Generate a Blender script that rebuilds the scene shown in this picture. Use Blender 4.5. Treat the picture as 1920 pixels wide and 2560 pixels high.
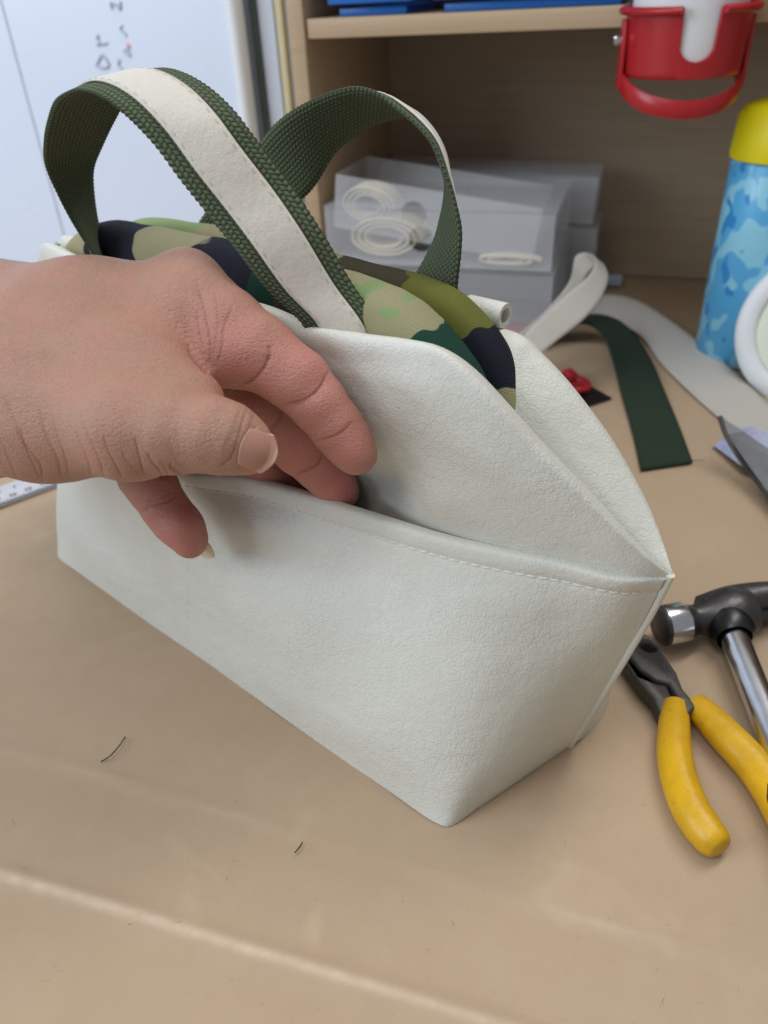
import bpy, bmesh, math, random
import numpy as np
from mathutils import Vector, Matrix
random.seed(4); np.random.seed(4)
for o in list(bpy.data.objects): bpy.data.objects.remove(o)
scn = bpy.context.scene
COL = scn.collection

# ------------------------------------------------------------------ camera
H = 0.265                                   # lens height above the table, metres
_d = np.array([150, 2835, 1920.]); _d /= np.linalg.norm(_d)
_up = -_d; _f = np.array([0, 0, 1.]); _Y = _f-_f.dot(_up)*_up; _Y /= np.linalg.norm(_Y)
M = np.array([np.cross(_Y, _up), _Y, _up])  # camera (x right, y down, z forward) -> world
C = np.array([0, 0, H])
cam_d = bpy.data.cameras.new('camera'); cam = bpy.data.objects.new('camera', cam_d); COL.objects.link(cam)
R3 = np.column_stack([M[:, 0], -M[:, 1], -M[:, 2]])
mw = Matrix([[*R3[i], C[i]] for i in range(3)]+[[0, 0, 0, 1]])
cam.matrix_world = mw
cam_d.sensor_fit = 'HORIZONTAL'; cam_d.sensor_width = 26; cam_d.lens = 26
cam_d.clip_start = 0.01; cam_d.clip_end = 50
cam_d.dof.use_dof = True; cam_d.dof.focus_distance = 0.265; cam_d.dof.aperture_fstop = 11
scn.camera = cam

# ------------------------------------------------------------------ light
scn.view_settings.view_transform = 'Standard'; scn.view_settings.look = 'None'
scn.view_settings.exposure = 0.0; scn.view_settings.gamma = 1.0
w = bpy.data.worlds.new('World'); scn.world = w; w.use_nodes = True
w.node_tree.nodes['Background'].inputs[0].default_value = (0.93, 0.97, 1.0, 1)
w.node_tree.nodes['Background'].inputs[1].default_value = 0.30
def area(name, loc, target, sx, sy, power, col):
    l = bpy.data.lights.new(name, 'AREA'); l.shape = 'RECTANGLE'; l.size = sx; l.size_y = sy; l.energy = power; l.color = col
    o = bpy.data.objects.new(name, l); COL.objects.link(o); o.location = loc
    o.rotation_euler = (Vector(target)-Vector(loc)).to_track_quat('-Z', 'Y').to_euler()
    return o
area('ceiling_lamp_light', (0.55, 0.62, 1.7), (0.0, 0.3, 0), 0.3, 1.2, 14, (1.0, 0.98, 0.95))
area('second_ceiling_lamp_light', (-0.6, -0.35, 1.7), (-0.1, 0.5, 0.1), 0.6, 1.2, 12, (0.97, 0.98, 1.0))
area('window_light', (-1.5, -0.1, 0.75), (-0.5, 0.7, 0.2), 0.9, 0.9, 16, (0.76, 0.87, 1.0))

# ------------------------------------------------------------------ helpers
def ray(px, py): return M@np.array([(px-960)/1920, (py-1280)/1920, 1.])
def at(px, py, d): return C+ray(px, py)*d
def gz(px, py, z=0.0):
    r = ray(px, py); return C+r*((z-H)/r[2])
def proj(p):
    c = (np.asarray(p)-C)@M; return np.stack([c[..., 0]/c[..., 2]*1920+960, c[..., 1]/c[..., 2]*1920+1280, c[..., 2]], -1)
_L = gz(145, 1390); _R = gz(1115, 2070)
be = (_R-_L)/np.linalg.norm(_R-_L); bn = np.array([-be[1], be[0], 0]); HD = 0.062
BO = (_L+_R)/2+bn*HD; BA = np.array([be, bn, [0, 0, 1.]])
def tob(p): return (np.asarray(p)-BO)@BA.T          # world -> bag frame (length, depth, height)
def tow(q): return BO+np.asarray(q)@BA
CL = tob(C)
def pv(px, py, v):                                   # a point of the bag at bag depth v
    r = BA@ray(px, py); return CL+r*((v-CL[1])/r[1])
_a = gz(0, 2185); _b = gz(1250, 2560)
hh = (_b-_a)/np.linalg.norm(_b-_a); hn = np.array([-hh[1], hh[0], 0])   # along the desk edge / into the desk
DA = np.array([hh, hn, [0, 0, 1.]])
def dw(h, n, z): return np.array([h, n, z])@DA
def pn(px, py, n):                                   # point at desk depth n -> (h, n, z)
    r = ray(px, py); p = C+r*((n-C@hn)/(r@hn)); return DA@p

def catmull(P, n, closed=False):
    P = np.asarray(P, float); N = len(P)
    dd = np.linalg.norm(np.diff(P, axis=0), axis=1)**0.5+1e-9; t = np.concatenate([[0], np.cumsum(dd)])
    m = np.zeros_like(P)
    for i in range(N):
        if i == 0: m[i] = (P[1]-P[0])/(t[1]-t[0])
        elif i == N-1: m[i] = (P[-1]-P[-2])/(t[-1]-t[-2])
        else:
            a, b = t[i]-t[i-1], t[i+1]-t[i]
            m[i] = ((P[i]-P[i-1])/a*b+(P[i+1]-P[i])/b*a)/(a+b)
    x = np.linspace(0, t[-1], n) if np.isscalar(n) else np.asarray(n)*t[-1]
    k = np.clip(np.searchsorted(t, x, side='right')-1, 0, N-2)
    hseg = (t[k+1]-t[k]); s = ((x-t[k])/hseg)[:, None]; hs = hseg[:, None]
    return (2*s**3-3*s**2+1)*P[k]+(s**3-2*s**2+s)*hs*m[k]+(-2*s**3+3*s**2)*P[k+1]+(s**3-s**2)*hs*m[k+1]

def obj(name, V, F, mat, parent=None, smooth=True, uv=None, kind=None, world=True):
    """One mesh object. V in world metres, stored relative to the parent."""
    V = np.asarray(V, float)
    if parent is not None and world:
        inv = np.array(parent.matrix_basis.inverted()); V = V@inv[:3, :3].T+inv[:3, 3]
    me = bpy.data.meshes.new(name); me.from_pydata(V.tolist(), [], [tuple(int(i) for i in f) for f in F]); me.update()
    if smooth: me.polygons.foreach_set('use_smooth', [True]*len(me.polygons))
    if uv is not None:
        l = me.uv_layers.new(name='UVMap'); uv = np.asarray(uv)
        idx = np.empty(len(me.loops), int); me.loops.foreach_get('vertex_index', idx)
        l.data.foreach_set('uv', uv[idx].astype(np.float32).ravel())
    if mat is not None: me.materials.append(mat)
    o = bpy.data.objects.new(name, me); COL.objects.link(o)
    if parent is not None: o.parent = parent
    if kind: o['kind'] = kind
    return o
def tag(o, label, cat, group=None):
    o['label'] = label; o['category'] = cat
    if group: o['group'] = group
    return o
def thing(name, label, cat, loc=(0, 0, 0), rz=0, group=None):
    o = bpy.data.objects.new(name, None); COL.objects.link(o); o.location = loc; o.rotation_euler = (0, 0, rz)
    o.matrix_basis = Matrix.Translation(Vector(loc))@Matrix.Rotation(rz, 4, 'Z')
    return tag(o, label, cat, group)
def gridf(a, b, loop=False, off=0):
    F = []
    for i in range(a-1):
        for j in range(b if loop else b-1):
            k = (j+1) % b
            F.append((off+i*b+j, off+i*b+k, off+(i+1)*b+k, off+(i+1)*b+j))
    return F
class MB:
    def __init__(s): s.V = []; s.F = []
    def add(s, V, F):
        n = len(s.V); s.V += [tuple(v) for v in V]; s.F += [tuple(i+n for i in f) for f in F]; return s
    def box(s, c, ax, hs):
        c = np.asarray(c, float); ax = np.asarray(ax, float)
        V = [c+ax[0]*hs[0]*i+ax[1]*hs[1]*j+ax[2]*hs[2]*k for i in (-1, 1) for j in (-1, 1) for k in (-1, 1)]
        return s.add(V, [(0, 1, 3, 2), (4, 6, 7, 5), (0, 4, 5, 1), (2, 3, 7, 6), (0, 2, 6, 4), (1, 5, 7, 3)])
    def tube(s, P, r, n=12, flat=None, cap=True):
        P = np.asarray(P, float); N = len(P); r = np.broadcast_to(np.asarray(r, float), (N,)) if np.ndim(r) < 2 else np.asarray(r)
        T = np.gradient(P, axis=0); T /= np.linalg.norm(T, axis=1)[:, None]+1e-12
        ref = np.array(flat, float) if flat is not None else (np.array([0, 0, 1.]) if abs(T[0][2]) < .9 else np.array([1., 0, 0]))
        V = []; a = np.linspace(0, 2*math.pi, n, endpoint=False)
        up = ref
        for i in range(N):
            if flat is not None: up = ref
            up = up-T[i]*(up@T[i]); up /= np.linalg.norm(up); sd = np.cross(T[i], up)
            r0, r1 = (r[i], r[i]) if np.ndim(r) == 1 else r[i]
            V += [P[i]+sd*math.cos(x)*r0+up*math.sin(x)*r1 for x in a]
        F = gridf(N, n, True)
        if cap: F += [tuple(range(n))[::-1], tuple((N-1)*n+k for k in range(n))]
        return s.add(V, F)
    def lathe(s, c, axis, prof, n=40, ref=None):
        """prof: (radius, height along axis) pairs"""
        axis = np.asarray(axis, float); axis /= np.linalg.norm(axis)
        ref = np.array([0, 0, 1.]) if ref is None and abs(axis[2]) < .9 else (np.array([1., 0, 0]) if ref is None else np.asarray(ref, float))
        x = np.cross(ref, axis); x /= np.linalg.norm(x); y = np.cross(axis, x)
        V = [np.asarray(c)+axis*h+(x*math.cos(t)+y*math.sin(t))*max(r, 1e-5) for r, h in prof for t in np.linspace(0, 2*math.pi, n, endpoint=False)]
        return s.add(V, gridf(len(prof), n, True))
    def prism(s, top, down):
        n = len(top); top = [np.asarray(p, float) for p in top]; d = np.asarray(down, float)
        return s.add(top+[p+d for p in top], [tuple(range(n)), tuple(range(2*n-1, n-1, -1))]+[(i, i+n, (i+1) % n+n, (i+1) % n) for i in range(n)])
    def build(s, name, mat, parent=None, smooth=True, kind=None, bevel=0, seg=2, world=True):
        o = obj(name, s.V, s.F, mat, parent, smooth, kind=kind, world=world)
        bm = bmesh.new(); bm.from_mesh(o.data); bmesh.ops.recalc_face_normals(bm, faces=bm.faces)
        if bevel:
            ed = [e for e in bm.edges if len(e.link_faces) == 2 and e.calc_face_angle(0) > .5]
            bmesh.ops.bevel(bm, geom=ed, offset=bevel, segments=seg, affect='EDGES', profile=.5)
            for f in bm.faces: f.smooth = smooth
        bm.to_mesh(o.data); bm.free()
        if smooth:
            try: o.data.set_sharp_from_angle(angle=math.radians(50))
            except Exception: pass
        return o

# ------------------------------------------------------------------ materials
class NT:
    def __init__(s, name, col=(.5, .5, .5), rough=.5, metal=0, spec=.5, **kw):
        s.m = bpy.data.materials.new(name); s.m.use_nodes = True; s.t = s.m.node_tree; s.b = s.t.nodes['Principled BSDF']
        s.b.inputs['Base Color'].default_value = (*col, 1); s.b.inputs['Roughness'].default_value = rough
        s.b.inputs['Metallic'].default_value = metal; s.b.inputs['Specular IOR Level'].default_value = spec
        for k, v in kw.items(): s.b.inputs[k.replace('_', ' ')].default_value = v
    def n(s, ty, ins=None, **at):
        x = s.t.nodes.new(ty)
        for k, v in at.items(): setattr(x, k, v)
        for k, v in (ins or {}).items(): s.put(x.inputs[k], v)
        return x
    def put(s, i, v):
        if isinstance(v, bpy.types.NodeSocket): s.t.links.new(v, i)
        elif isinstance(v, bpy.types.Node): s.t.links.new(v.outputs[0], i)
        else: i.default_value = v
    def math(s, op, a, b=0.0, c=None):
        x = s.n('ShaderNodeMath', operation=op); s.put(x.inputs[0], a); s.put(x.inputs[1], b)
        if c is not None: s.put(x.inputs[2], c)
        return x.outputs[0]
    def co(s, which='Object'): return s.n('ShaderNodeTexCoord').outputs[which]
    def vec(s, v, sc=(1, 1, 1), rot=(0, 0, 0)):
        return s.n('ShaderNodeMapping', {0: v, 'Scale': sc, 'Rotation': rot}).outputs[0]
    def noise(s, v, sc, det=3, rough=.5, dist=0): return s.n('ShaderNodeTexNoise', {'Vector': v, 'Scale': sc, 'Detail': det, 'Roughness': rough, 'Distortion': dist}).outputs[0]
    def ramp(s, f, stops):
        x = s.n('ShaderNodeValToRGB', {0: f}); e = x.color_ramp.elements
        while len(e) < len(stops): e.new(.5)
        for k, (p, c) in zip(e, stops): k.position = p; k.color = (*c, 1) if len(c) == 3 else c
        return x.outputs[0]
    def mix(s, f, a, b, bt='MIX'):
        x = s.n('ShaderNodeMix', data_type='RGBA', blend_type=bt)
        s.put(x.inputs[0], f)
        for k, v in ((6, a), (7, b)):
            s.put(x.inputs[k], (*v, 1) if isinstance(v, tuple) and len(v) == 3 else v)
        return x.outputs[2]
    def bump(s, hgt, dist=.001, st=1.0, prev=None):
        x = s.n('ShaderNodeBump', {'Height': hgt, 'Distance': dist, 'Strength': st})
        if prev is not None: s.put(x.inputs['Normal'], prev)
        return x.outputs[0]
    def col(s, c): s.put(s.b.inputs['Base Color'], c)
    def nrm(s, c): s.put(s.b.inputs['Normal'], c)
def srgb(r, g, b): return tuple(((x/255)/12.92 if x/255 <= .04045 else ((x/255+.055)/1.055)**2.4) for x in (r, g, b))

def leather(name, col, sc=1.0, st=.78):
    k = NT(name, col, .42, spec=.35); v = k.co()
    wv = k.n('ShaderNodeVectorMath', {0: v, 1: k.n('ShaderNodeVectorMath', {0: k.n('ShaderNodeTexNoise', {'Vector': v, 'Scale': 260*sc, 'Detail': 2}).outputs[1], 'Scale': .0022}, operation='SCALE').outputs[0]}, operation='ADD').outputs[0]
    v1 = k.n('ShaderNodeTexVoronoi', {'Vector': wv, 'Scale': 760*sc}, feature='DISTANCE_TO_EDGE').outputs[0]
    v2 = k.n('ShaderNodeTexVoronoi', {'Vector': wv, 'Scale': 330*sc}, feature='DISTANCE_TO_EDGE').outputs[0]
    g1 = k.math('MINIMUM', k.math('MULTIPLY', v1, 4.5), 1.0); g2 = k.math('MINIMUM', k.math('MULTIPLY', v2, 9), 1.0)
    big = k.noise(v, 45, 4, .6)
    hgt = k.math('ADD', k.math('MULTIPLY', g1, .55), k.math('MULTIPLY', g2, k.math('MULTIPLY_ADD', big, 1.2, -.1)))
    n0 = k.bump(big, .0030, .38)
    mod = k.math('MULTIPLY_ADD', k.noise(v, 24, 3, .6), 1.1, .0)
    k.nrm(k.bump(k.math('MULTIPLY', hgt, mod), .00024, st, n0))
    k.col(k.mix(k.math('MULTIPLY', k.math('SUBTRACT', 1.0, g2), .10), k.mix(k.noise(v, 30, 3), tuple(c*.94 for c in col), tuple(min(1, c*1.04) for c in col)), tuple(c*.72 for c in col)))
    k.put(k.b.inputs['Roughness'], k.math('MULTIPLY_ADD', k.noise(v, 120, 3), .2, .36))
    return k.m
def webbing(name, col, pitch=.0021, edge=False):
    k = NT(name, col, .9, spec=.15, Sheen_Weight=.06); uv = k.co('UV')
    s = k.n('ShaderNodeSeparateXYZ', {0: uv}); X, Y = s.outputs[0], s.outputs[1]
    a = k.math('DIVIDE', X, pitch); b = k.math('DIVIDE', Y, pitch*1.15)
    fl = k.math('FLOOR', a)
    ca = k.math('ABSOLUTE', k.math('SINE', k.math('MULTIPLY', a, math.pi)))
    tri = k.math('PINGPONG', a, 1.0)
    cb = k.math('ABSOLUTE', k.math('SINE', k.math('MULTIPLY', k.math('ADD', k.math('MULTIPLY', tri, .3), k.math('ADD', b, k.math('MULTIPLY', fl, .5))), math.pi)))
    hgt = k.math('MULTIPLY', k.math('POWER', ca, .6), k.math('POWER', cb, .6))
    nz = k.noise(k.co(), 2500, 2)
    k.nrm(k.bump(k.math('ADD', hgt, k.math('MULTIPLY', nz, .35)), .0007, .9))
    c = k.ramp(hgt, [(0.05, tuple(x*.28 for x in col)), (.55, col), (1, tuple(min(1, x*1.5) for x in col))])
    k.col(k.mix(.35, c, k.mix(nz, tuple(x*.6 for x in col), tuple(x*1.35 for x in col))))
    return k.m
def plain(name, col, rough=.5, metal=0, spec=.5, var=.12, sc=60, bmp=0, **kw):
    k = NT(name, col, rough, metal, spec, **kw); v = k.co(); nz = k.noise(v, sc, 5, .6)
    k.col(k.mix(nz, tuple(c*(1-var) for c in col), tuple(min(1, c*(1+var)) for c in col)))
    k.put(k.b.inputs['Roughness'], k.math('MULTIPLY_ADD', k.noise(v, sc*2.3, 4), .2, max(.02, rough-.1)))
    if bmp: k.nrm(k.bump(k.noise(v, sc*4, 4), bmp, .5))
    return k.m
def wood(name, col, dark, axis_rot):
    k = NT(name, col, .5, spec=.3); v = k.vec(k.co(), (1, 1, 1), (0, 0, axis_rot))
    g = k.noise(k.vec(v, (3, 60, 60)), 3.2, 6, .6, .6); f = k.noise(k.vec(v, (8, 300, 300)), 2, 3)
    k.col(k.mix(k.math('MULTIPLY_ADD', f, .35, k.math('MULTIPLY', g, .75)), dark, col)); k.nrm(k.bump(f, .0003, .2))
    return k.m
def camo(name, base, blobs):
    k = NT(name, base, .72, spec=.25); v = k.co()
    nd = k.n('ShaderNodeTexNoise', {'Vector': v, 'Scale': 55, 'Detail': 2}).outputs[1]
    off = k.n('ShaderNodeVectorMath', {0: k.n('ShaderNodeVectorMath', {0: nd, 1: (.5, .5, .5)}, operation='SUBTRACT').outputs[0], 'Scale': .022}, operation='SCALE').outputs[0]
    p = k.n('ShaderNodeVectorMath', {0: v, 1: off}, operation='ADD').outputs[0]
    c = (*base, 1)
    for (u, z, a, b, rot, colr) in blobs:
        q = k.n('ShaderNodeVectorMath', {0: p, 1: (u, 0, z)}, operation='SUBTRACT').outputs[0]
        q = k.n('ShaderNodeVectorRotate', {0: q, 'Angle': rot}, rotation_type='Y_AXIS').outputs[0]
        q = k.n('ShaderNodeVectorMath', {0: q, 1: (1/a, 0, 1/b)}, operation='MULTIPLY').outputs[0]
        ln = k.n('ShaderNodeVectorMath', {0: q}, operation='LENGTH').outputs['Value']
        f = k.n('ShaderNodeMapRange', {0: ln, 1: .97, 2: 1.03, 3: 1., 4: 0.}).outputs[0]
        c = k.mix(f, c, colr)
    s = k.n('ShaderNodeSeparateXYZ', {0: v})
    wv = k.math('MULTIPLY', k.math('SINE', k.math('MULTIPLY', s.outputs[0], 2*math.pi/.00085)), k.math('SINE', k.math('MULTIPLY', k.math('ADD', s.outputs[2], k.math('MULTIPLY', s.outputs[1], .8)), 2*math.pi/.00085)))
    k.nrm(k.bump(wv, .00022, .7))
    k.col(k.mix(k.math('MULTIPLY_ADD', wv, .18, .18), c, k.mix(.5, c, (0, 0, 0)))); return k.m

LE = leather('cream_leather', srgb(211, 211, 202))
LE2 = leather('cream_strip_leather', srgb(212, 206, 195), 1.3, .35)
THREAD = plain('cream_thread', srgb(225, 224, 216), .6)
GREY_THREAD = plain('grey_thread', srgb(196, 192, 183), .7)
OLIVE = webbing('olive_webbing', srgb(86, 97, 74), .0017)
WHITE_WEB = webbing('white_webbing', srgb(214, 208, 200), .0014)
GREEN_WEB = webbing('dark_green_webbing', srgb(40, 60, 42), .0011)
CHROME = plain('polished_steel', (.62, .62, .64), .22, 1, var=.1)
BRASS = plain('brass', srgb(200, 180, 110), .3, 1)
DARK_STEEL = plain('dark_forged_steel', srgb(78, 76, 76), .42, .75, var=.3, sc=90, bmp=.0004)
PLIER_STEEL = plain('worn_plier_steel', srgb(80, 77, 74), .5, .6, var=.3, sc=120, bmp=.0003)
def grip_mat():
    k = NT('yellow_dipped_grip', srgb(205, 160, 25), .38, spec=.45); v = k.co()
    d = k.ramp(k.noise(v, 70, 6, .7), [(.42, (0, 0, 0)), (.75, (1, 1, 1))])
    sp = k.ramp(k.noise(v, 330, 2), [(.68, (0, 0, 0)), (.74, (1, 1, 1))])
    k.col(k.mix(k.math('MULTIPLY', sp, .22), k.mix(k.math('MULTIPLY', d, .45), srgb(214, 166, 22), srgb(160, 118, 30)), srgb(70, 60, 40)))
    k.nrm(k.bump(k.noise(v, 260, 4), .0006, .4)); return k.m
GRIP = grip_mat()
RED = plain('red_plastic', srgb(170, 28, 36), .35, spec=.5, var=.08, sc=30)
WHITE_PL = plain('white_plastic', srgb(228, 232, 236), .4, var=.03)
YELLOW_CAP = plain('yellow_cap_plastic', srgb(232, 218, 8), .45, var=.04)
BLACK = plain('black_card', srgb(16, 16, 20), .35, var=.1)
BLUE = plain('blue_plastic', srgb(24, 104, 190), .35, var=.06)
OAK = wood('oak_laminate', srgb(196, 172, 142), srgb(158, 134, 106), -math.atan2(hh[1], hh[0]))
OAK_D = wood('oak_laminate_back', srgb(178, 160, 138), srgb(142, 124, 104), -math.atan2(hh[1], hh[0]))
OAK_V = wood('oak_laminate_edge', srgb(205, 180, 148), srgb(172, 146, 116), 0)
CLEAR = NT('frosted_clear_plastic', (.86, .88, .93), .35, spec=.4, Alpha=.19).m
WB = plain('whiteboard_enamel', srgb(216, 226, 244), .3, var=.015, sc=6)
INK = plain('faded_marker_ink', srgb(182, 188, 200), .6)
INK_RED = plain('faded_red_ink', srgb(230, 170, 165), .6)

# ------------------------------------------------------------------ desk, paper, hutch, whiteboard
m = MB(); m.box(dw(0.1, .36, -.0145), DA, (1.3, .54, .0125)); o = m.build('desk_top', OAK, None, bevel=.003); o['kind'] = 'structure'
m = MB(); m.box(dw(0.1, 1.25, .55), DA, (2.4, .02, 1.4)); o = m.build('wall', plain('white_wall_paint', srgb(205, 208, 210), .8, var=.02)); o['kind'] = 'structure'
m = MB(); m.box(dw(0.1, .2, -.86), DA, (2.4, 1.1, .02)); o = m.build('floor', plain('grey_floor', srgb(120, 116, 110), .6)); o['kind'] = 'structure'

def paper_mat():
    k = NT('kraft_paper', srgb(176, 159, 136), .62, spec=.3); v = k.co()
    big = k.noise(v, 9, 4, .6); mid = k.noise(v, 60, 5, .65); fine = k.noise(v, 1500, 2)
    c = k.mix(big, srgb(170, 147, 121), srgb(190, 167, 141)); c = k.mix(k.math('MULTIPLY', mid, .35), c, srgb(160, 136, 108))
    fib = k.ramp(k.noise(k.vec(v, (300, 900, 300), (0, 0, .5)), 1, 2), [(.70, (0, 0, 0)), (.76, (1, 1, 1))])
    fib2 = k.ramp(k.noise(k.vec(v, (1000, 280, 300), (0, 0, .9)), 1, 2), [(.71, (0, 0, 0)), (.77, (1, 1, 1))])
    c = k.mix(k.math('MULTIPLY', k.math('ADD', fib, fib2), .20), c, srgb(124, 100, 70))
    stain = k.ramp(k.noise(v, 22, 3, .5, .8), [(.62, (0, 0, 0)), (.75, (1, 1, 1))])
    c = k.mix(k.math('MULTIPLY', stain, .25), c, srgb(206, 186, 156))
    c = k.mix(k.math('MULTIPLY', k.n('ShaderNodeAttribute', attribute_name='crease_highlight').outputs['Fac'], k.math('MULTIPLY_ADD', k.noise(v, 160, 4, .6), 1.0, .05)), c, srgb(226, 206, 184))  # mixes the painted crease highlight into the paper colour
    k.col(c); k.nrm(k.bump(fine, .0002, .35, k.bump(k.noise(v, 26, 4), .003, .35))); k.put(k.b.inputs['Roughness'], k.math('MULTIPLY_ADD', mid, .25, .48)); return k.m
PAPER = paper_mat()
# a single sheet: lies on the desk and bends down over its front edge
N0 = 0.5*(_a@hn+_b@hn); rr = .0075
prof = [(n, .0006) for n in np.linspace(.665, N0+.02, 200)]+[(n, .0006) for n in np.linspace(N0+.0195, N0-.0195, 66)]+[(n, .0006) for n in np.linspace(N0-.022, -.16, 60)]
hs_ = np.linspace(-.75, .62, 340); prof = np.array(prof)
fa = DA@gz(0, 1870); fb = DA@gz(1900, 2430)
Vp = []; CREASE_HIGHLIGHT = []  # second list: light catching the creases, painted as paler paper
rng = np.random.RandomState(2); ph = rng.rand(8, 3)*6
for (n, z) in prof:
    for h in hs_:
        q = np.array([h, n, z])
        t = (h-fa[0])/(fb[0]-fa[0]); nl = fa[1]+t*(fb[1]-fa[1]); dd = n-nl
        q[2] += .0005*math.exp(-(dd/.0022)**2)*(dd > -.004)+ (.00035 if dd > 0 else 0)*math.exp(-max(dd, 0)/.05)
        flat = 1 if z > -.002 else 0
        e_ = n-N0; q[2] += .0011*math.exp(-(e_/(.0060 if e_ < 0 else .0040))**2); CREASE_HIGHLIGHT.append(math.exp(-((e_+.0008)/(.0016+.0009*max(0, -h*3)))**2)*.85*(.55+.45*math.tanh(-(h-.02)*8))+.28*math.exp(-(dd/.0009)**2)*(.5+.5*math.sin(h*37+1))*(.5+.5*math.sin(h*91)))
        q[2] += flat*(.0004*math.sin(h*23+n*17+ph[0, 0])+.0003*math.sin(h*61-n*44+ph[1, 0]))
        if not flat: q[1] += .0025*math.sin(h*19+z*30+ph[2, 0])*min(1, -z*20)+.0012*math.sin(h*47-z*21)*min(1, -z*20)
        q[2] = max(q[2], .0003)
        Vp.append(q@DA)
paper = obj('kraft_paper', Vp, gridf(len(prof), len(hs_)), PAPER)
at_ = paper.data.attributes.new('crease_highlight', 'FLOAT', 'POINT'); at_.data.foreach_set('value', np.array(CREASE_HIGHLIGHT, np.float32))
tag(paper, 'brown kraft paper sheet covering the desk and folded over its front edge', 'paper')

BW = 0.868; FR = 0.642; SZ0, SZ1 = .2375, .2505; HL = -.256
hut = thing('desk_hutch', 'oak laminate desk hutch with open bay and one shelf behind the bag', 'shelf unit', dw(.2, .75, 0))
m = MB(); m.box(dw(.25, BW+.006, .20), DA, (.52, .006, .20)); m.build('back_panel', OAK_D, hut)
m = MB(); m.box(dw(HL-.0065, (BW+FR)/2, .20), DA, (.0065, (BW-FR)/2-.0005, .20)); m.build('side_panel', OAK, hut, bevel=.0008)
m = MB(); m.box(dw(.75, (BW+FR)/2, .20), DA, (.0065, (BW-FR)/2-.0005, .20)); m.build('side_panel', OAK, hut, bevel=.0008)
m = MB(); m.box(dw((HL+.7425)/2+.0005, (BW+FR)/2+.001, (SZ0+SZ1)/2), DA, ((.7425-HL)/2-.001, (BW-FR)/2-.002, (SZ1-SZ0)/2)); m.build('shelf', OAK, hut, bevel=.0008)
m = MB(); m.box(dw(.247, (BW+FR)/2+.001, .4065), DA, (.515, (BW-FR)/2+.01, .0065)); m.build('top_panel', OAK, hut, bevel=.0008)

# whiteboard to the left of the hutch
WN = .70
wb = thing('whiteboard', 'white whiteboard with faint handwriting standing left of the hutch', 'whiteboard', dw(-.7, WN, 0))
x1 = pn(575, 100, WN)[0]
m = MB(); m.box(dw((x1-1.25)/2, WN+.006, .36), DA, ((x1+1.25)/2, .006, .36)); m.build('panel', WB, wb)
m = MB(); m.tube([dw(x1+.006, WN+.004, z) for z in np.linspace(0.001, .72, 8)], [(.007, .010)]*8, 16, flat=hn); m.build('edge_trim', WHITE_PL, wb)
xs = pn(55, 200, WN)[0]
m = MB(); m.box(dw(xs, WN-.0006, .36), DA, (.0008, .0005, .355)); m.build('panel_joint', plain('joint_grey', srgb(200, 208, 224), .5), wb)
def letter(strokes, mat, rad=.0011):
    mm = MB()
    for st in strokes: mm.tube(catmull([np.array(pn(x, y, WN-.0006))@DA for x, y in st], 18), rad, 6, flat=hn)
    return mm.build('letter', mat, wb)
letter([[(240, 165), (256, 138), (272, 164), (256, 170), (241, 163)]], INK)
letter([[(268, 108), (243, 112), (252, 110), (242, 95), (246, 88)]], INK)
letter([[(280, 22), (276, 8), (292, 14), (300, 24), (300, 4)]], INK)
letter([[(292, 148), (300, 152), (295, 160), (308, 178)]], INK, .0008)
letter([[(308, 128), (318, 124), (326, 140), (314, 134)]], INK, .0008)
letter([[(306, 64), (300, 72), (312, 84), (316, 92)]], INK, .0008)
letter([[(317, 112), (323, 116), (318, 117)]], INK_RED, .0013)
# trims between whiteboard and hutch: grey gasket, dark post, white panel, yellow strip
def vstrip(name, pxa, pxb, n, mat, label, cat, th=.004):
    a, b = pn(pxa, 150, n)[0], pn(pxb, 150, n)[0]
    mm = MB(); mm.box(dw((a+b)/2, n+th, .36), DA, ((b-a)/2, th, .3595)); return tag(mm.build(name, mat, None, bevel=min(.0012, abs(b-a)/5)), label, cat)
vstrip('panel_strip', 612, 638, WN+.02, plain('grey_trim', srgb(172, 178, 190), .4), 'grey trim strip beside the whiteboard edge', 'strip')
vstrip('post', 640, 652, WN+.015, plain('dark_green_post', srgb(66, 78, 74), .5), 'thin dark post between whiteboard and white panel', 'post')
vstrip('board_panel', 653, 696, WN+.02, WB, 'narrow white board standing edge on beside the hutch', 'board')
vstrip('foam_strip', 699, 717, WN+.012, plain('yellowed_foam', srgb(206, 196, 158), .7), 'yellowed upright strip beside the hutch side panel', 'strip')

# ------------------------------------------------------------------ handbag
bag = thing('handbag', 'cream leather handbag with camouflage pouch top and olive webbing handles', 'handbag', BO, math.atan2(be[1], be[0]))
def mirror(L): return [(-u, v, z) for u, v, z in L]
def full(right): return np.array(mirror(right[::-1][:-1] if abs(right[0][0]) < 1e-9 else right[::-1])+list(right))
Pt = np.array([.1848, 0, .1048]); Bt = np.array([.1587, 0, 0]); Sm = np.array([.1752, 0, .0628])
def vnoise(P, seed=0, f=40):
    r = np.random.RandomState(seed); out = np.zeros(len(P))
    for i in range(7):
        k = r.randn(3)*f*(1+i*.35); out += np.sin(P@k+r.rand()*6.28)/(1+i*.6)
    return out/2.2
NS = 260
def rail(pts): return catmull(pts, np.linspace(0, 1, NS))
def sheet(rails, nt, ts=None):
    """rails: list of (NS,3); returns (NS, nt, 3) lofted across"""
    R = np.stack(rails, 1)
    return np.stack([catmull(R[i], nt) for i in range(NS)])
def gnormal(G):
    a = np.gradient(G, axis=0); b = np.gradient(G, axis=1); n = np.cross(a, b); return n/(np.linalg.norm(n, axis=2)[..., None]+1e-12)

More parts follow.
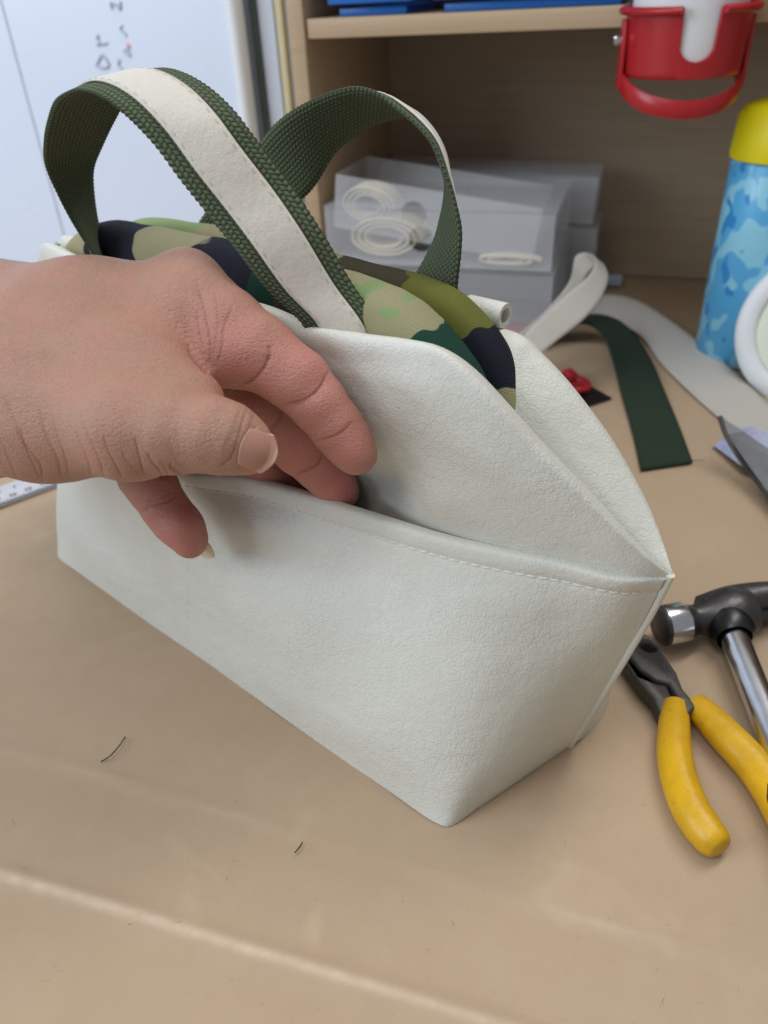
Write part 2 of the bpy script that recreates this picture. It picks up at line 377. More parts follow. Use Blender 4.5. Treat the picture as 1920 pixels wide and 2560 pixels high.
# outer pocket panel (front half below the pocket edge)
zr = .0035
bot = rail(full([(0, -.0635, .0008), (.06, -.064, .0008), (.115, -.0635, .0008), (.1375, -.0630, .0008), (.1418, -.0612, .0008), (.1462, -.047, .0008), (.153, -.022, .0008), (Bt[0], -.0006, .0008)]))
low = rail(full([(0, -.0645, .030), (.06, -.0645, .030), (.115, -.062, .031), (.138, -.055, .031), (.147, -.047, .031), (.155, -.032, .031), (.161, -.015, .0315), (.1672, -.0006, .032)]))
mid = rail(full([(0, -.0655, .068), (.06, -.061, .070), (.115, -.049, .070), (.140, -.040, .069), (.152, -.031, .068), (.161, -.021, .067), (.169, -.010, .066), (Sm[0], -.0006, .0640)]))
def gzb(px, py, z):
    r = BA@ray(px, py); return CL+r*((z-CL[2])/r[2])
rimR = [gzb(460, 1178, .1095), gzb(620, 1196, .1105), gzb(890, 1276, .111), gzb(1100, 1341, .1105), gzb(1290, 1385, .1095), gzb(1400, 1407, .1085), gzb(1560, 1447, .107), np.array([.1842, -.0014, .1046])]
rimL = [(-.1842, -.0014, .1046), (-.165, -.013, .1065), (-.135, -.030, .108), (-.10, -.045, .109), (-.055, -.056, .1095), (-.02, -.060, .1095)]
rim = rail(np.array(rimL+[tuple(p) for p in rimR]))
nrm_in = np.array([0, 1., 0])
r_hem = mid*.22+rim*.78+np.array([0, -.0003, 0]); r_hem2 = mid*.05+rim*.95
rin = rim+np.array([0, .0028, -.0004]); rin2 = rim*.8+mid*.2+np.array([0, .0034, 0]); rin3 = rim*.45+mid*.55+np.array([0, .004, 0])
R = np.stack([bot, low, mid, r_hem, rim, rin, rin2, rin3], 1)
tt = np.array([0, .03, .068, .1018, .112, .115, .123, .14]); 
def loftt(R, tt, tq):
    out = []
    for i in range(len(R)):
        P = R[i]; m_ = np.zeros_like(P)
        for j in range(len(P)):
            if j == 0: m_[j] = (P[1]-P[0])/(tt[1]-tt[0])
            elif j == len(P)-1: m_[j] = (P[-1]-P[-2])/(tt[-1]-tt[-2])
            else:
                a, b = tt[j]-tt[j-1], tt[j+1]-tt[j]; m_[j] = ((P[j]-P[j-1])/a*b+(P[j+1]-P[j])/b*a)/(a+b)
        k = np.clip(np.searchsorted(tt, tq, side='right')-1, 0, len(P)-2); hs = (tt[k+1]-tt[k])[:, None]; s = ((tq-tt[k])[:, None])/hs
        out.append((2*s**3-3*s**2+1)*P[k]+(s**3-2*s**2+s)*hs*m_[k]+(-2*s**3+3*s**2)*P[k+1]+(s**3-s**2)*hs*m_[k+1])
    return np.array(out)
tq = np.concatenate([np.linspace(0, .100, 70), np.linspace(.1008, .118, 26), np.linspace(.12, .14, 8)])
G = loftt(R, tt, tq)
n_ = gnormal(G)
if n_[NS//2, 30, 1] > 0: n_ = -n_
fade = np.clip(np.minimum(tq/.02, (.104-tq)/.012), 0, 1)[None, :]*np.clip(np.minimum(np.arange(NS), NS-1-np.arange(NS))/10., 0, 1)[:, None]
dsp = (vnoise(G.reshape(-1, 3), 3, 26)*.0009+vnoise(G.reshape(-1, 3), 9, 60)*.0003).reshape(G.shape[:2])
PX = proj(tow(G))
def pxbump(cx, cy, sx, sy, amp, rot=0):
    dx, dy = PX[..., 0]-cx, PX[..., 1]-cy; a, b = dx*math.cos(rot)+dy*math.sin(rot), -dx*math.sin(rot)+dy*math.cos(rot)
    return amp*np.exp(-(a/sx)**2-(b/sy)**2)
dsp += pxbump(640, 1290, 150, 60, .0030, .45)+pxbump(700, 1400, 130, 60, -.0024, .4)+pxbump(1130, 1680, 320, 130, .0012, -.6)+pxbump(1350, 1580, 160, 70, -.0012, -.3)
dsp = dsp*fade
# stitch groove below the hem
dsp += -.0005*np.exp(-((tq-.1042)/.0011)**2)[None, :]
G = G+n_*dsp[..., None]; G[:, :, 2] = np.maximum(G[:, :, 2], .0008)
NTQ = len(tq)
obj('pocket_panel', G.reshape(-1, 3), gridf(NS, NTQ), LE, bag, world=False)
Gp = G; jst = int(np.argmin(abs(tq-.1042)))
def stitches(line, nrm, name, mat, par, L=.0026, gap=.0012, rad=.00028, lift=.0001, skip=0):
    line = np.asarray(line); sl = np.concatenate([[0], np.cumsum(np.linalg.norm(np.diff(line, axis=0), axis=1))]); mm = MB(); s = skip
    while s+L < sl[-1]-skip:
        q = [np.array([np.interp(x, sl, line[:, k]) for k in range(3)]) for x in (s, s+L*.25, s+L*.75, s+L)]
        nn = np.array([np.interp(s+L/2, sl, nrm[:, k]) for k in range(3)]); nn /= np.linalg.norm(nn)
        q = [p+nn*(lift+(rad*.6 if i in (1, 2) else -rad*.6)) for i, p in enumerate(q)]
        mm.tube(q, rad, 5); s += L+gap
    return mm.build(name, mat, par, kind='stuff', world=False)
stitches(Gp[:, jst], n_[:, jst], 'hem_stitching', THREAD, bag, skip=.006)
# vertical stitch line dividing the pocket
icc = [int(np.argmin(abs(PX[:, j, 0]-(466-.012*(j-40))))) for j in range(3, 80)]
stitches(Gp[icc, range(3, 80)], n_[icc, range(3, 80)], 'divider_stitching', GREY_THREAD, bag, .0018, .0018, .00010, -.00004)

# body: back half, back ridge, fold, front ridge, front panel down into the pocket
rf = [(0, -.0315, .173), tuple(pv(650, 766, -.0322))]+[tuple(pv(780, 820, -.0324)), tuple(pv(900, 840, -.0322)), tuple(pv(1000, 852, -.0312)), tuple(pv(1085, 868, -.0300)), tuple(pv(1150, 908, -.0285)), tuple(pv(1250, 1010, -.0262)), tuple(pv(1330, 1100, -.023)), tuple(pv(1440, 1215, -.018)), tuple(pv(1560, 1335, -.011)), tuple(pv(1635, 1405, -.005)), tuple(Pt)]
front_r = rail(full(rf))
bk = [(0, .024, .158), (.04, .025, .160), (.075, .024, .160), tuple(pv(1285, 850, .019)), tuple(pv(1330, 893, .019)), tuple(pv(1400, 965, .0185)), tuple(pv(1480, 1070, .0175)), tuple(pv(1550, 1172, .0155)), tuple(pv(1610, 1275, .012)), tuple(pv(1655, 1365, .0065)), tuple(pv(1673, 1405, .0028)), tuple(Pt+np.array([.0004, .001, .0008]))]
back_r = rail(full(bk))
sw = np.linspace(-1, 1, NS); endf = np.clip((np.abs(sw)-.55)/.45, 0, 1)
val = (front_r+back_r)/2+np.array([0, 0, -1.])*(.034*(1-endf**2.2)*np.clip((1-np.abs(sw))/.06, 0, 1))[:, None]
fi = front_r*.86+val*.14+np.stack([0*sw, (.0055*(1-endf**3)), .0*(1-endf)], 1)
bi = back_r*.75+val*.25+np.stack([0*sw, -(.004*(1-endf**3)), .001*(1-endf)], 1)
uu = rim[:, 0]; gap = .0050+.020*np.exp(-((uu-.045)/.042)**2)
r0 = rim+np.array([0, 1., 0])*(gap*(1-endf**2))[:, None]; r0[:, 2] -= .022*(1-endf)
r0[:, 1] = np.minimum(r0[:, 1], -.004*(1-endf))
rl = r0*.72+front_r*.28+np.array([0, -.001, 0])*(1-endf)[:, None]
ru = r0*.22+front_r*.78+np.array([0, -.0035, 0])*(1-endf**2)[:, None]
bb = rail(full([(0, .0635, .0008), (.06, .064, .0008), (.115, .0635, .0008), (.138, .060, .0008), (.150, .050, .0008), (.1585, .036, .0008), (.1622, .020, .0008), (.1612, .008, .0008), (Bt[0], .0006, .0008)])); bl_ = low*np.array([1, -1, 1]); bm_ = mid*np.array([1, -1, 1])
bup = bm_*.35+back_r*.65+np.array([0, .008, 0])*(1-endf**2)[:, None]
R = np.stack([bb, bl_, bm_, bup, back_r, bi, val, fi, front_r, ru, rl, r0], 1)
tt = np.array([0, .03, .065, .11, .145, .155, .175, .195, .205, .225, .25, .275])
tq2 = np.concatenate([np.linspace(0, .14, 50), np.linspace(.1415, .212, 60), np.linspace(.2135, .275, 50)])
G = loftt(R, tt, tq2); n2 = gnormal(G)
jm = int(np.argmin(abs(tq2-.235)))
if n2[NS//2, jm, 1] > 0: n2 = -n2
fade = np.clip(np.minimum(np.arange(NS), NS-1-np.arange(NS))/25., 0, 1)[:, None]*np.ones(len(tq2))[None]
PX = proj(tow(G)); dsp = (vnoise(G.reshape(-1, 3), 13, 30)*.0010+vnoise(G.reshape(-1, 3), 19, 70)*.00035).reshape(G.shape[:2])
fr = (tq2 > .2)[None, :]
dsp += fr*(pxbump(960, 1235, 90, 55, -.0042, .2)+pxbump(1090, 1250, 95, 60, .0026, .3)+pxbump(1010, 1130, 60, 120, -.0012, .4)+pxbump(1150, 1080, 260, 60, .0012, .75)+pxbump(880, 900, 200, 30, -.001, .1)+pxbump(1060, 960, 130, 45, .0012, .5))
G = G+n2*(dsp*fade)[..., None]; G[:, :, 2] = np.maximum(G[:, :, 2], .0008)
obj('body_panel', G.reshape(-1, 3), gridf(NS, len(tq2)), LE, bag, world=False)
Gb = G
# base board
mm = MB(); ring = np.concatenate([Gp[:, 0], Gb[::-1, 0]]); mm.add([p*[.99, .98, 0]+[0, 0, .0012] for p in ring], [tuple(range(len(ring)))]); mm.build('base', LE, bag, world=False)
# side seams: a doubled raw edge along each end
for s_ in (1, -1):
    sp = catmull([Bt*[s_, 1, 1]+[0, 0, .001], np.array([.1672*s_, 0, .032]), Sm*[s_, 1, 1], np.array([.1812*s_, 0, .088]), Pt*[s_, 1, 1]+[0, -.0006, .0006]], 50)
    mm = MB(); mm.tube(sp+np.array([-.0003*s_, .0006, 0]), [(.0016, .0019)]*50, 10, flat=(1, 0, .2)); mm.build('side_seam', LE, bag, world=False)

# camouflage pouch: two padded halves meeting at a zip
GT, LG, DG, NV, OL, BR = srgb(164, 158, 122), srgb(142, 164, 112), srgb(22, 66, 54), srgb(24, 26, 42), srgb(112, 114, 50), srgb(74, 66, 48)
def pillow(name, vc, a, dz, mat, du=0, extra=0):
    path = np.array([(-.128+du, .120), (-.124+du, .140), (-.113+du, .160), (-.095, .1700), (-.06, .1735), (-.01, .1745), (.045, .1725), (.075, .1715), (.091, .1668), (.1025, .1570), (.1095, .1460), (.1145, .135), (.1185, .122), (.1210, .110)])
    path[:, 1] += dz
    P = catmull(np.c_[path[:, 0], 0*path[:, 0], path[:, 1]], 220)
    T = np.gradient(P, axis=0); T /= np.linalg.norm(T, axis=1)[:, None]; N = np.c_[-T[:, 2], 0*T[:, 0], T[:, 0]]
    nth = 46; V = []
    for i in range(len(P)):
        tp = min(1, i/20, (len(P)-1-i)/20+.3)
        for k in range(nth):
            th = math.pi*k/(nth-1); b = .0125
            cs, sn = math.cos(th), math.sin(th)
            cs = math.copysign(abs(cs)**.75, cs)
            V.append(P[i]+N[i]*b*sn+np.array([0, vc+a*cs, 0]))
        V[-1] = V[-1]
    V = np.array(V).reshape(len(P), nth, 3)
    ex = np.stack([V[:, 0]-N*.022, V[:, -1]-N*.022], 1)
    V = np.concatenate([ex[:, :1], V, ex[:, 1:]], 1)
    lim = np.interp(V[..., 2], [.10, .125, .155, .17], [.005, .0125, .0225, .04]); V[..., 1] = np.clip(V[..., 1], -lim, lim)
    nn = gnormal(V); V = V+nn*(vnoise(V.reshape(-1, 3), int(abs(vc)*1e4)+5, 45)*.0007+vnoise(V.reshape(-1, 3)*np.array([1, .3, 1]), int(abs(vc)*1e4)+8, 150)*.00022).reshape(V.shape[:2])[..., None]
    nn = gnormal(V); W_ = tow(V); nw_ = nn@BA; vis = ((C-W_)*nw_).sum(-1)
    if vis[len(P)//2, nth//2] < 0: vis = -vis
    pp = proj(W_)
    def spot(x, y):
        e_ = np.hypot(pp[..., 0]-x, pp[..., 1]-y)+(vis < 0)*1e4; i_ = np.unravel_index(e_.argmin(), e_.shape); return V[i_][0], V[i_][2]
    o = obj(name, V.reshape(-1, 3), gridf(len(P), nth+2), None, bag, world=False)
    o.data.materials.append(camo('camouflage_'+name, GT, [(*spot(x, y), a_, b_, r_, c_) for x, y, a_, b_, r_, c_ in mat])); return o
pillow('pouch_front', -.0118, .0112, .0, [(265, 620, .020, .03, .2, NV), (590, 660, .036, .017, .35, NV), (690, 790, .018, .016, .2, DG), (760, 830, .016, .010, .1, BR), (925, 705, .0045, .0030, .2, LG), (965, 785, .0045, .0030, .2, LG), (1165, 822, .0062, .0060, -.5, DG), (1190, 850, .0058, .0065, -.5, DG), (1212, 885, .0050, .0075, -.6, DG), (1240, 935, .0045, .0085, -.45, DG), (1268, 1000, .0036, .013, -.2, DG)])
pillow('pouch_back', .0100, .0098, -.0030, [(400, 580, .030, .012, .1, LG), (930, 690, .024, .010, .1, BR), (1090, 745, .022, .012, .45, OL), (1170, 800, .012, .012, -.5, OL), (1245, 830, .0070, .0110, -.55, NV), (1290, 910, .0055, .0105, -.35, NV)], du=.004)

# webbing handles
def edges(pairs, W, n):
    """pairs: (near edge px, far edge px, bag depth at the middle, sign of the depth difference) -> two smooth edge curves of a band of constant width"""
    A, B = [], []
    for (ax, ay, bx, by, v, sg) in pairs:
        cq = tow(pv((ax+bx)/2, (ay+by)/2, v)); d = (cq-C)@M[:, 2]
        def f(e): return at(ax, ay, d-e*sg), at(bx, by, d+e*sg)
        lo, hi = 0, W/2*1.2
        if np.linalg.norm(np.subtract(*f(0))) < W:
            for _ in range(40):
                e = (lo+hi)/2
                if np.linalg.norm(np.subtract(*f(e))) < W: lo = e
                else: hi = e
        p, q = f(lo); c = (p+q)/2; k = W/np.linalg.norm(p-q); k = 1 if sg == 0 else min(1, max(k, .9))
        A.append(c+(p-c)*k); B.append(c+(q-c)*k)
    cen = (np.array(A)+np.array(B))/2; dirv = np.array(A)-np.array(B)
    cc = catmull(cen, n); dv = catmull(dirv, n); dv = dv/np.linalg.norm(dv, axis=1)[:, None]*W
    return cc+dv/2, cc-dv/2
def band(A, B, th, name, mat, par, flip=1, lo=0., hi=1., lift=0., nw=9, world=True, ser=0.):
    n = len(A); cc = (A+B)/2; T = np.gradient(cc, axis=0); N = np.cross(T, A-B); N /= np.linalg.norm(N, axis=1)[:, None]; N *= flip
    sl = np.concatenate([[0], np.cumsum(np.linalg.norm(np.diff(cc, axis=0), axis=1))]); W = np.linalg.norm(A[0]-B[0])
    V, UV = [], []
    for i in range(n):
        ks = list(np.linspace(lo, hi, nw))
        for sidee, kk in ((1, ks), (-1, ks[::-1])):
            for j, k in enumerate(kk):
                edge_ = abs((k-lo)/(hi-lo)*2-1) > .98; ed = 1-.55*edge_
                if ser and edge_: k = k+math.copysign(ser/W, k-.5)*math.sin(2*math.pi*sl[i]/.0020)
                V.append(A[i]*(1-k)+B[i]*k+N[i]*(lift+sidee*th/2*ed)); UV.append((k*W, sl[i]))
    b = 2*nw; F = gridf(n, b, True)+[tuple(range(b))[::-1], tuple((n-1)*b+k for k in range(b))]
    return obj(name, V, F, mat, par, uv=UV, world=world), N
WW = .0275
pf = [(778, 880, 985, 905, -.0245, 0), (752, 806, 964, 836, -.0262, 0), (672, 735, 890, 715, -.0298, 0), (590, 640, 810, 570, -.0345, 0), (520, 545, 728, 455, -.037, 0), (445, 450, 655, 360, -.040, 0), (375, 358, 588, 270, -.042, 1), (300, 285, 520, 205, -.043, 1), (235, 237, 440, 174, -.043, 1), (185, 229, 375, 175, -.042, 1), (146, 257, 325, 215, -.040, 1), (119, 300, 292, 290, -.038, 1), (106, 357, 262, 357, -.036, 1), (109, 416, 238, 424, -.033, 1), (141, 480, 236, 490, -.030, 1), (180, 548, 243, 556, -.027, 1), (222, 615, 262, 620, -.024, 1), (262, 680, 296, 690, -.021, 1), (290, 725, 330, 735, -.019, 1)]
A, B = edges(pf, WW, 620)
h1, N1 = band(A, B, .0019, 'handle', OLIVE, bag, 1, ser=.00022)
fl1 = 1 if (N1[100]@(C-A[100])) > 0 else -1
s1, _ = band(A, B, .0011, 'leather_strip', LE2, h1, fl1, .21, .79, .0015, world=False)
s1.data.transform(bag.matrix_basis.inverted())
cc = (A+B)/2
for k in (.25, .75):
    ln = A*(1-k)+B*k+N1*fl1*.0020
    so = stitches(ln, N1*fl1, 'strip_stitching', GREY_THREAD, h1, .0022, .0022, .00013, -.00003, .004); so.data.transform(bag.matrix_basis.inverted())
pb = [(430, 640, 590, 720, .022, 0), (475, 572, 630, 640, .024, 0), (560, 455, 700, 558, .028, 0), (660, 350, 772, 478, .031, 0), (755, 268, 840, 375, .034, 1), (845, 224, 925, 320, .036, 1), (905, 214, 975, 305, .037, 1), (960, 232, 1030, 303, .037, 1), (1014, 290, 1085, 328, .036, 1), (1066, 355, 1119, 385, .034, 1), (1099, 428, 1127, 455, .032, 1), (1117, 480, 1124, 498, .030, 1), (1135, 528, 1109, 540, .028, 1), (1149, 575, 1092, 590, .0265, 1), (1150, 640, 1066, 640, .025, 1), (1146, 705, 1037, 688, .0235, 1), (1138, 780, 1020, 758, .0225, 1)]
A, B = edges(pb, WW, 560)
h2, N2 = band(A, B, .0019, 'handle', OLIVE, bag, 1, ser=.00022)
fl2 = 1 if (N2[150]@(C-A[150])) < 0 else -1
s2, _ = band(A, B, .0011, 'leather_strip', LE2, h2, fl2, .21, .79, .0015, world=False); s2.data.transform(bag.matrix_basis.inverted())

# end tabs: rolled leather loops; the left one carries a ring
def tab(px0, py0, px1, py1, v, r, name='end_tab', open_=True):
    a, b = tow(pv(px0, py0, v)), tow(pv(px1, py1, v)); ax = b-a; L = np.linalg.norm(ax)
    mm = MB(); mm.lathe(a, ax, [(r*.55, .0005), (r*.6, 0), (r*.95, 0), (r, .0006), (r, L-.0006), (r*.95, L), (r*.62, L), (r*.58, L-.001), (r*.58, .004), (.0001, .004)], 28)
    return mm.build(name, LE, bag)
tab(165, 606, 262, 624, -.004, .0036)
ta = tab(1170, 768, 1264, 790, .024, .0046)
for (x, y, mt) in ((166, 640, CHROME), (243, 645, BRASS)):
    mm = MB(); t = np.linspace(0, 2*math.pi, 40); c0 = tow(pv(x, y+8, -.004))
    mm.tube([c0+np.array([0, 0, 1.])*math.cos(q)*.0085+bn*math.sin(q)*.0085 for q in t], .0013, 8, flat=be, cap=False); mm.build('ring', mt, bag)

# ------------------------------------------------------------------ hand
def rc(P, a, b, ra, rb):
    """distance to a tapered capsule"""
    ba = b-a; L2 = ba@ba; t = np.clip(((P-a)@ba)/L2, 0, 1); d = P-a-t[:, None]*ba
    return np.sqrt((d*d).sum(1))-(ra+(rb-ra)*t)
def smin(a, b, k): h = np.clip(.5+.5*(b-a)/k, 0, 1); return b*(1-h)+a*h-k*h*(1-h)
def ch(L): return [(at(x, y, d), r) for x, y, d, r in L]
palm = [ch([(-420, 800, .31, .024), (-60, 806, .272, .0200), (220, 790, .262, .0172), (480, 772, .255, .0152)]),
        ch([(-420, 840, .325, .024), (-60, 815, .290, .0200), (450, 775, .273, .0145)]),
        ch([(-420, 880, .335, .022), (-60, 850, .302, .0185), (415, 815, .286, .0140)]),
        ch([(-60, 890, .308, .0180), (365, 870, .296, .0130)]),
        ch([(-420, 960, .31, .026), (-80, 1000, .258, .0245), (120, 1035, .247, .0198), (330, 1066, .230, .0160)]),
        ch([(-100, 905, .268, .026), (150, 905, .258, .0235), (390, 880, .252, .0150)]),
        ch([(-60, 950, .288, .024), (250, 1000, .272, .018), (350, 980, .280, .014)]),
        ch([(90, 930, .2520, .0235), (330, 945, .2415, .0150), (470, 1010, .2325, .0112)])]
fing = [ch([(330, 1066, .230, .0160), (430, 1078, .225, .0128), (525, 1086, .2225, .0112), (575, 1100, .2225, .0104), (617, 1117, .2230, .0083)]),
        ch([(480, 772, .255, .0152), (560, 824, .2515, .0138), (640, 878, .2492, .0121), (745, 952, .2485, .0101), (797, 1012, .2495, .0092), (840, 1068, .251, .0085), (872, 1108, .2525, .0080), (896, 1136, .2535, .0062)]),
        ch([(450, 775, .273, .0145), (560, 940, .273, .0118), (640, 1020, .273, .0112), (695, 1068, .2750, .0101), (750, 1120, .2795, .0097), (795, 1165, .2845, .0088), (830, 1202, .2885, .0084), (853, 1226, .291, .0067)]),
        ch([(415, 815, .286, .0140), (530, 1020, .292, .0110), (615, 1112, .300, .0098), (680, 1172, .3065, .0093), (730, 1220, .312, .0084), (790, 1282, .319, .0062)]),
        ch([(365, 870, .296, .0130), (325, 1060, .297, .0112), (362, 1190, .2945, .0102), (385, 1225, .2935, .0097), (412, 1268, .293, .0089), (440, 1305, .293, .0087), (474, 1352, .2935, .0068)])]
pads = [(at(560, 890, .2475), .0100, .006), (at(885, 1140, .2505), .0052, .004), (at(462, 1320, .2905), .0072, .004), (at(850, 1236, .2880), .0055, .004), (at(470, 690, .2620), .0085, .010)]
def sdf(P):
    d = None
    for c in palm:
        for (a, ra), (b, rb) in zip(c, c[1:]):
            q = rc(P, a, b, ra, rb); d = q if d is None else smin(d, q, .011)
    fd = None
    for c in fing:
        g = None
        for (a, ra), (b, rb) in zip(c, c[1:]):
            q = rc(P, a, b, ra, rb); g = q if g is None else smin(g, q, .0022)
        fd = g if fd is None else smin(fd, g, .0007)
    d = smin(d, fd, .0042)
    for c, r, k in pads: d = smin(d, np.sqrt(((P-c)**2).sum(1))-r, k)
    return d
def surface_net(lo, hi, h):
    n = np.ceil((hi-lo)/h).astype(int)+1
    ax = [lo[i]+h*np.arange(n[i]) for i in range(3)]
    # coarse pass to skip empty space
    D = np.full(n, 1., np.float32); step = 6
    cx = [np.arange(0, k, step) for k in n]
    cg = np.stack(np.meshgrid(*[ax[i][cx[i]] for i in range(3)], indexing='ij'), -1).reshape(-1, 3)
    cd = sdf(cg).reshape([len(c) for c in cx])
    D[:] = np.repeat(np.repeat(np.repeat(cd, step, 0), step, 1), step, 2)[:n[0], :n[1], :n[2]]
    mask = np.abs(D) < h*step*1.6
    idx = np.argwhere(mask); pts = lo+idx*h
    for s in range(0, len(pts), 400000): 
        v = sdf(pts[s:s+400000]); ii = idx[s:s+400000]; D[ii[:, 0], ii[:, 1], ii[:, 2]] = v
    ins = D < 0; c = np.zeros(n-1, int)
    for i in (0, 1):
        for j in (0, 1):
            for k in (0, 1): c += ins[i:n[0]-1+i, j:n[1]-1+j, k:n[2]-1+k]
    act = (c > 0) & (c < 8); vid = np.full(n-1, -1); ids = np.argwhere(act); vid[act] = np.arange(len(ids)); 
    V = lo+(ids+.5)*h; F = []
    for a in range(3):
        b, cc_ = (a+1) % 3, (a+2) % 3
        s0 = [slice(None)]*3; s1 = [slice(None)]*3; s0[a] = slice(0, n[a]-1); s1[a] = slice(1, n[a])
        cr = ins[tuple(s0)] != ins[tuple(s1)]; e = np.argwhere(cr); e = e[(e[:, b] > 0) & (e[:, cc_] > 0) & (e[:, b] < n[b]-1) & (e[:, cc_] < n[cc_]-1)]
        sg = ins[tuple(s0)][e[:, 0], e[:, 1], e[:, 2]]
        def vv(db, dc): q = e.copy(); q[:, b] -= db; q[:, cc_] -= dc; return vid[q[:, 0], q[:, 1], q[:, 2]]
        q = np.stack([vv(1, 1), vv(0, 1), vv(0, 0), vv(1, 0)], 1); q[~sg] = q[~sg][:, ::-1]; F.append(q)
    return V, np.concatenate(F)
def grad(P, e=.0004):
    g = np.stack([sdf(P+np.eye(3)[i]*e)-sdf(P-np.eye(3)[i]*e) for i in range(3)], 1); return g/(np.linalg.norm(g, axis=1)[:, None]+1e-12)
allp = np.array([p for c in palm+fing for p, r in c]); allr = np.array([r for c in palm+fing for p, r in c])
hv, hf = surface_net((allp-allr[:, None]).min(0)-.006, (allp+allr[:, None]).max(0)+.006, .0013)
for _ in range(2): hv = hv-grad(hv)*sdf(hv)[:, None]
hand = thing('person', 'bare left hand of a person reaching into the front pocket of the cream bag', 'hand', at(200, 950, .28))
skin_o = obj('skin', hv, hf, None, hand)
bm = bmesh.new(); bm.from_mesh(skin_o.data); bmesh.ops.subdivide_edges(bm, edges=bm.edges, cuts=3, use_grid_fill=True)
for _ in range(9): bmesh.ops.smooth_vert(bm, verts=bm.verts, factor=.5, use_axis_x=True, use_axis_y=True, use_axis_z=True)
bm.to_mesh(skin_o.data); bm.free()
me = skin_o.data; nV = len(me.vertices); hv = np.empty(nV*3); me.vertices.foreach_get('co', hv); hv = hv.reshape(-1, 3)+np.array(hand.location)
HN = np.empty(nV*3); me.vertices.foreach_get('normal', HN); HN = HN.reshape(-1, 3)
px = proj(hv); facing = ((C-hv)*HN).sum(1)/np.linalg.norm(C-hv, axis=1)
def crease(pts, amp, sig, dmin, dmax, raised=.10):
    """a skin fold: groove with slightly raised lips, running along pts on the surface between two depths"""
    pl = catmull(np.array([(x, y, 0) for x, y in pts]), 30)[:, :2]; best = np.full(nV, 1e9); fr_ = np.zeros(nV)
    sel = (facing > -.1) & (px[:, 2] > dmin) & (px[:, 2] < dmax) & (px[:, 0] > pl[:, 0].min()-40) & (px[:, 0] < pl[:, 0].max()+40) & (px[:, 1] > pl[:, 1].min()-40) & (px[:, 1] < pl[:, 1].max()+40)
    P2 = px[sel][:, :2]; bd = np.full(len(P2), 1e9); bt = np.zeros(len(P2))
    for i in range(len(pl)-1):
        a, b = pl[i], pl[i+1]; t = np.clip(((P2-a)@(b-a))/((b-a)@(b-a)+1e-9), 0, 1); d_ = np.linalg.norm(P2-a-t[:, None]*(b-a), axis=1); u_ = d_ < bd; bd[u_] = d_[u_]; bt[u_] = (i+t[u_])/29
    endw = np.clip(np.minimum(bt, 1-bt)/.18, .15, 1)
    x = bd/sig; out = np.zeros(nV); out[sel] = .62*amp*endw*(-.62*np.exp(-(x/.55)**2)-.38*np.exp(-(x/2.4)**2)); CRV[sel] = np.maximum(CRV[sel], endw*np.exp(-(x/.6)**2)*min(1, amp/.0007))
    return out
D = np.zeros(nV); CRV = np.zeros(nV)
F1 = (.225, .262); F2 = (.255, .30); F4 = (.27, .30); TH = (.19, .25)
cre = [([(672, 880), (668, 905), (640, 945), (600, 968)], .0010, 7, *F1), ([(668, 860), (676, 880), (670, 910)], .0006, 5, *F1),
       ([(822, 925), (800, 968), (760, 1000), (700, 1014)], .0008, 6, *F1), ([(815, 945), (780, 995), (720, 1022)], .0005, 5, *F1),
       ([(884, 1048), (860, 1078), (820, 1096), (784, 1104)], .0007, 6, *F1),
       ([(706, 1018), (700, 1045), (660, 1085)], .0006, 6, *F2), ([(808, 1130), (795, 1160), (735, 1188)], .0007, 6, *F2), ([(712, 1030), (690, 1065), (662, 1094)], .0005, 5, *F2),
       ([(448, 1230), (420, 1252), (378, 1265), (345, 1282)], .0008, 6, *F4), ([(445, 1222), (400, 1245), (362, 1255)], .0004, 5, *F4),
       ([(468, 850), (480, 885), (505, 915), (525, 938)], .0010, 7, .20, .262), ([(490, 700), (512, 790), (525, 870), (522, 925)], .0006, 6, .20, .265),
       ([(585, 765), (560, 815), (552, 880), (535, 925)], .0006, 6, .20, .262), ([(530, 715), (545, 790), (538, 860), (528, 910)], .0004, 5, .20, .262), ([(490, 770), (496, 830), (508, 880)], .0004, 6, .20, .262),
       ([(640, 1000), (630, 1055), (605, 1110), (590, 1160)], .0004, 8, *TH), ([(620, 1010), (600, 1080), (575, 1150), (540, 1175)], .0005, 6, *TH), ([(605, 1005), (585, 1070), (560, 1130)], .0003, 5, *TH), ([(650, 1060), (632, 1072), (614, 1130), (598, 1178)], .0006, 5, *TH)]
for i, x in enumerate([18, 55, 80, 128, 150, 205, 232, 285, 330, 352, 388, 410, 440]):
    t = i/12; ln = (230-170*t)*random.uniform(.6, 1.1); sl = (110-80*t)*random.uniform(.6, 1.2)
    cre.append(([(x-sl*.5, 1198-ln), (x-sl*.2+random.uniform(-9, 9), 1198-ln*.62), (x+sl*.2+random.uniform(-9, 9), 1198-ln*.25), (x+sl*.45, 1204)], random.uniform(.0002, .00055)*(1 if t < .75 else 1.4), random.uniform(4, 7), .19, .30))
for c in cre: D += crease(c[0], c[1], c[2], c[3], c[4])
# broad relief: tendon over the knuckle, dimples on the back of the hand
D += .00035*vnoise(hv, 31, 70)+.00012*vnoise(hv, 33, 240)
hv2 = hv+HN*D[:, None]
me.vertices.foreach_set('co', (hv2-np.array(hand.location)).ravel()); me.update()
me.polygons.foreach_set('use_smooth', [True]*len(me.polygons))
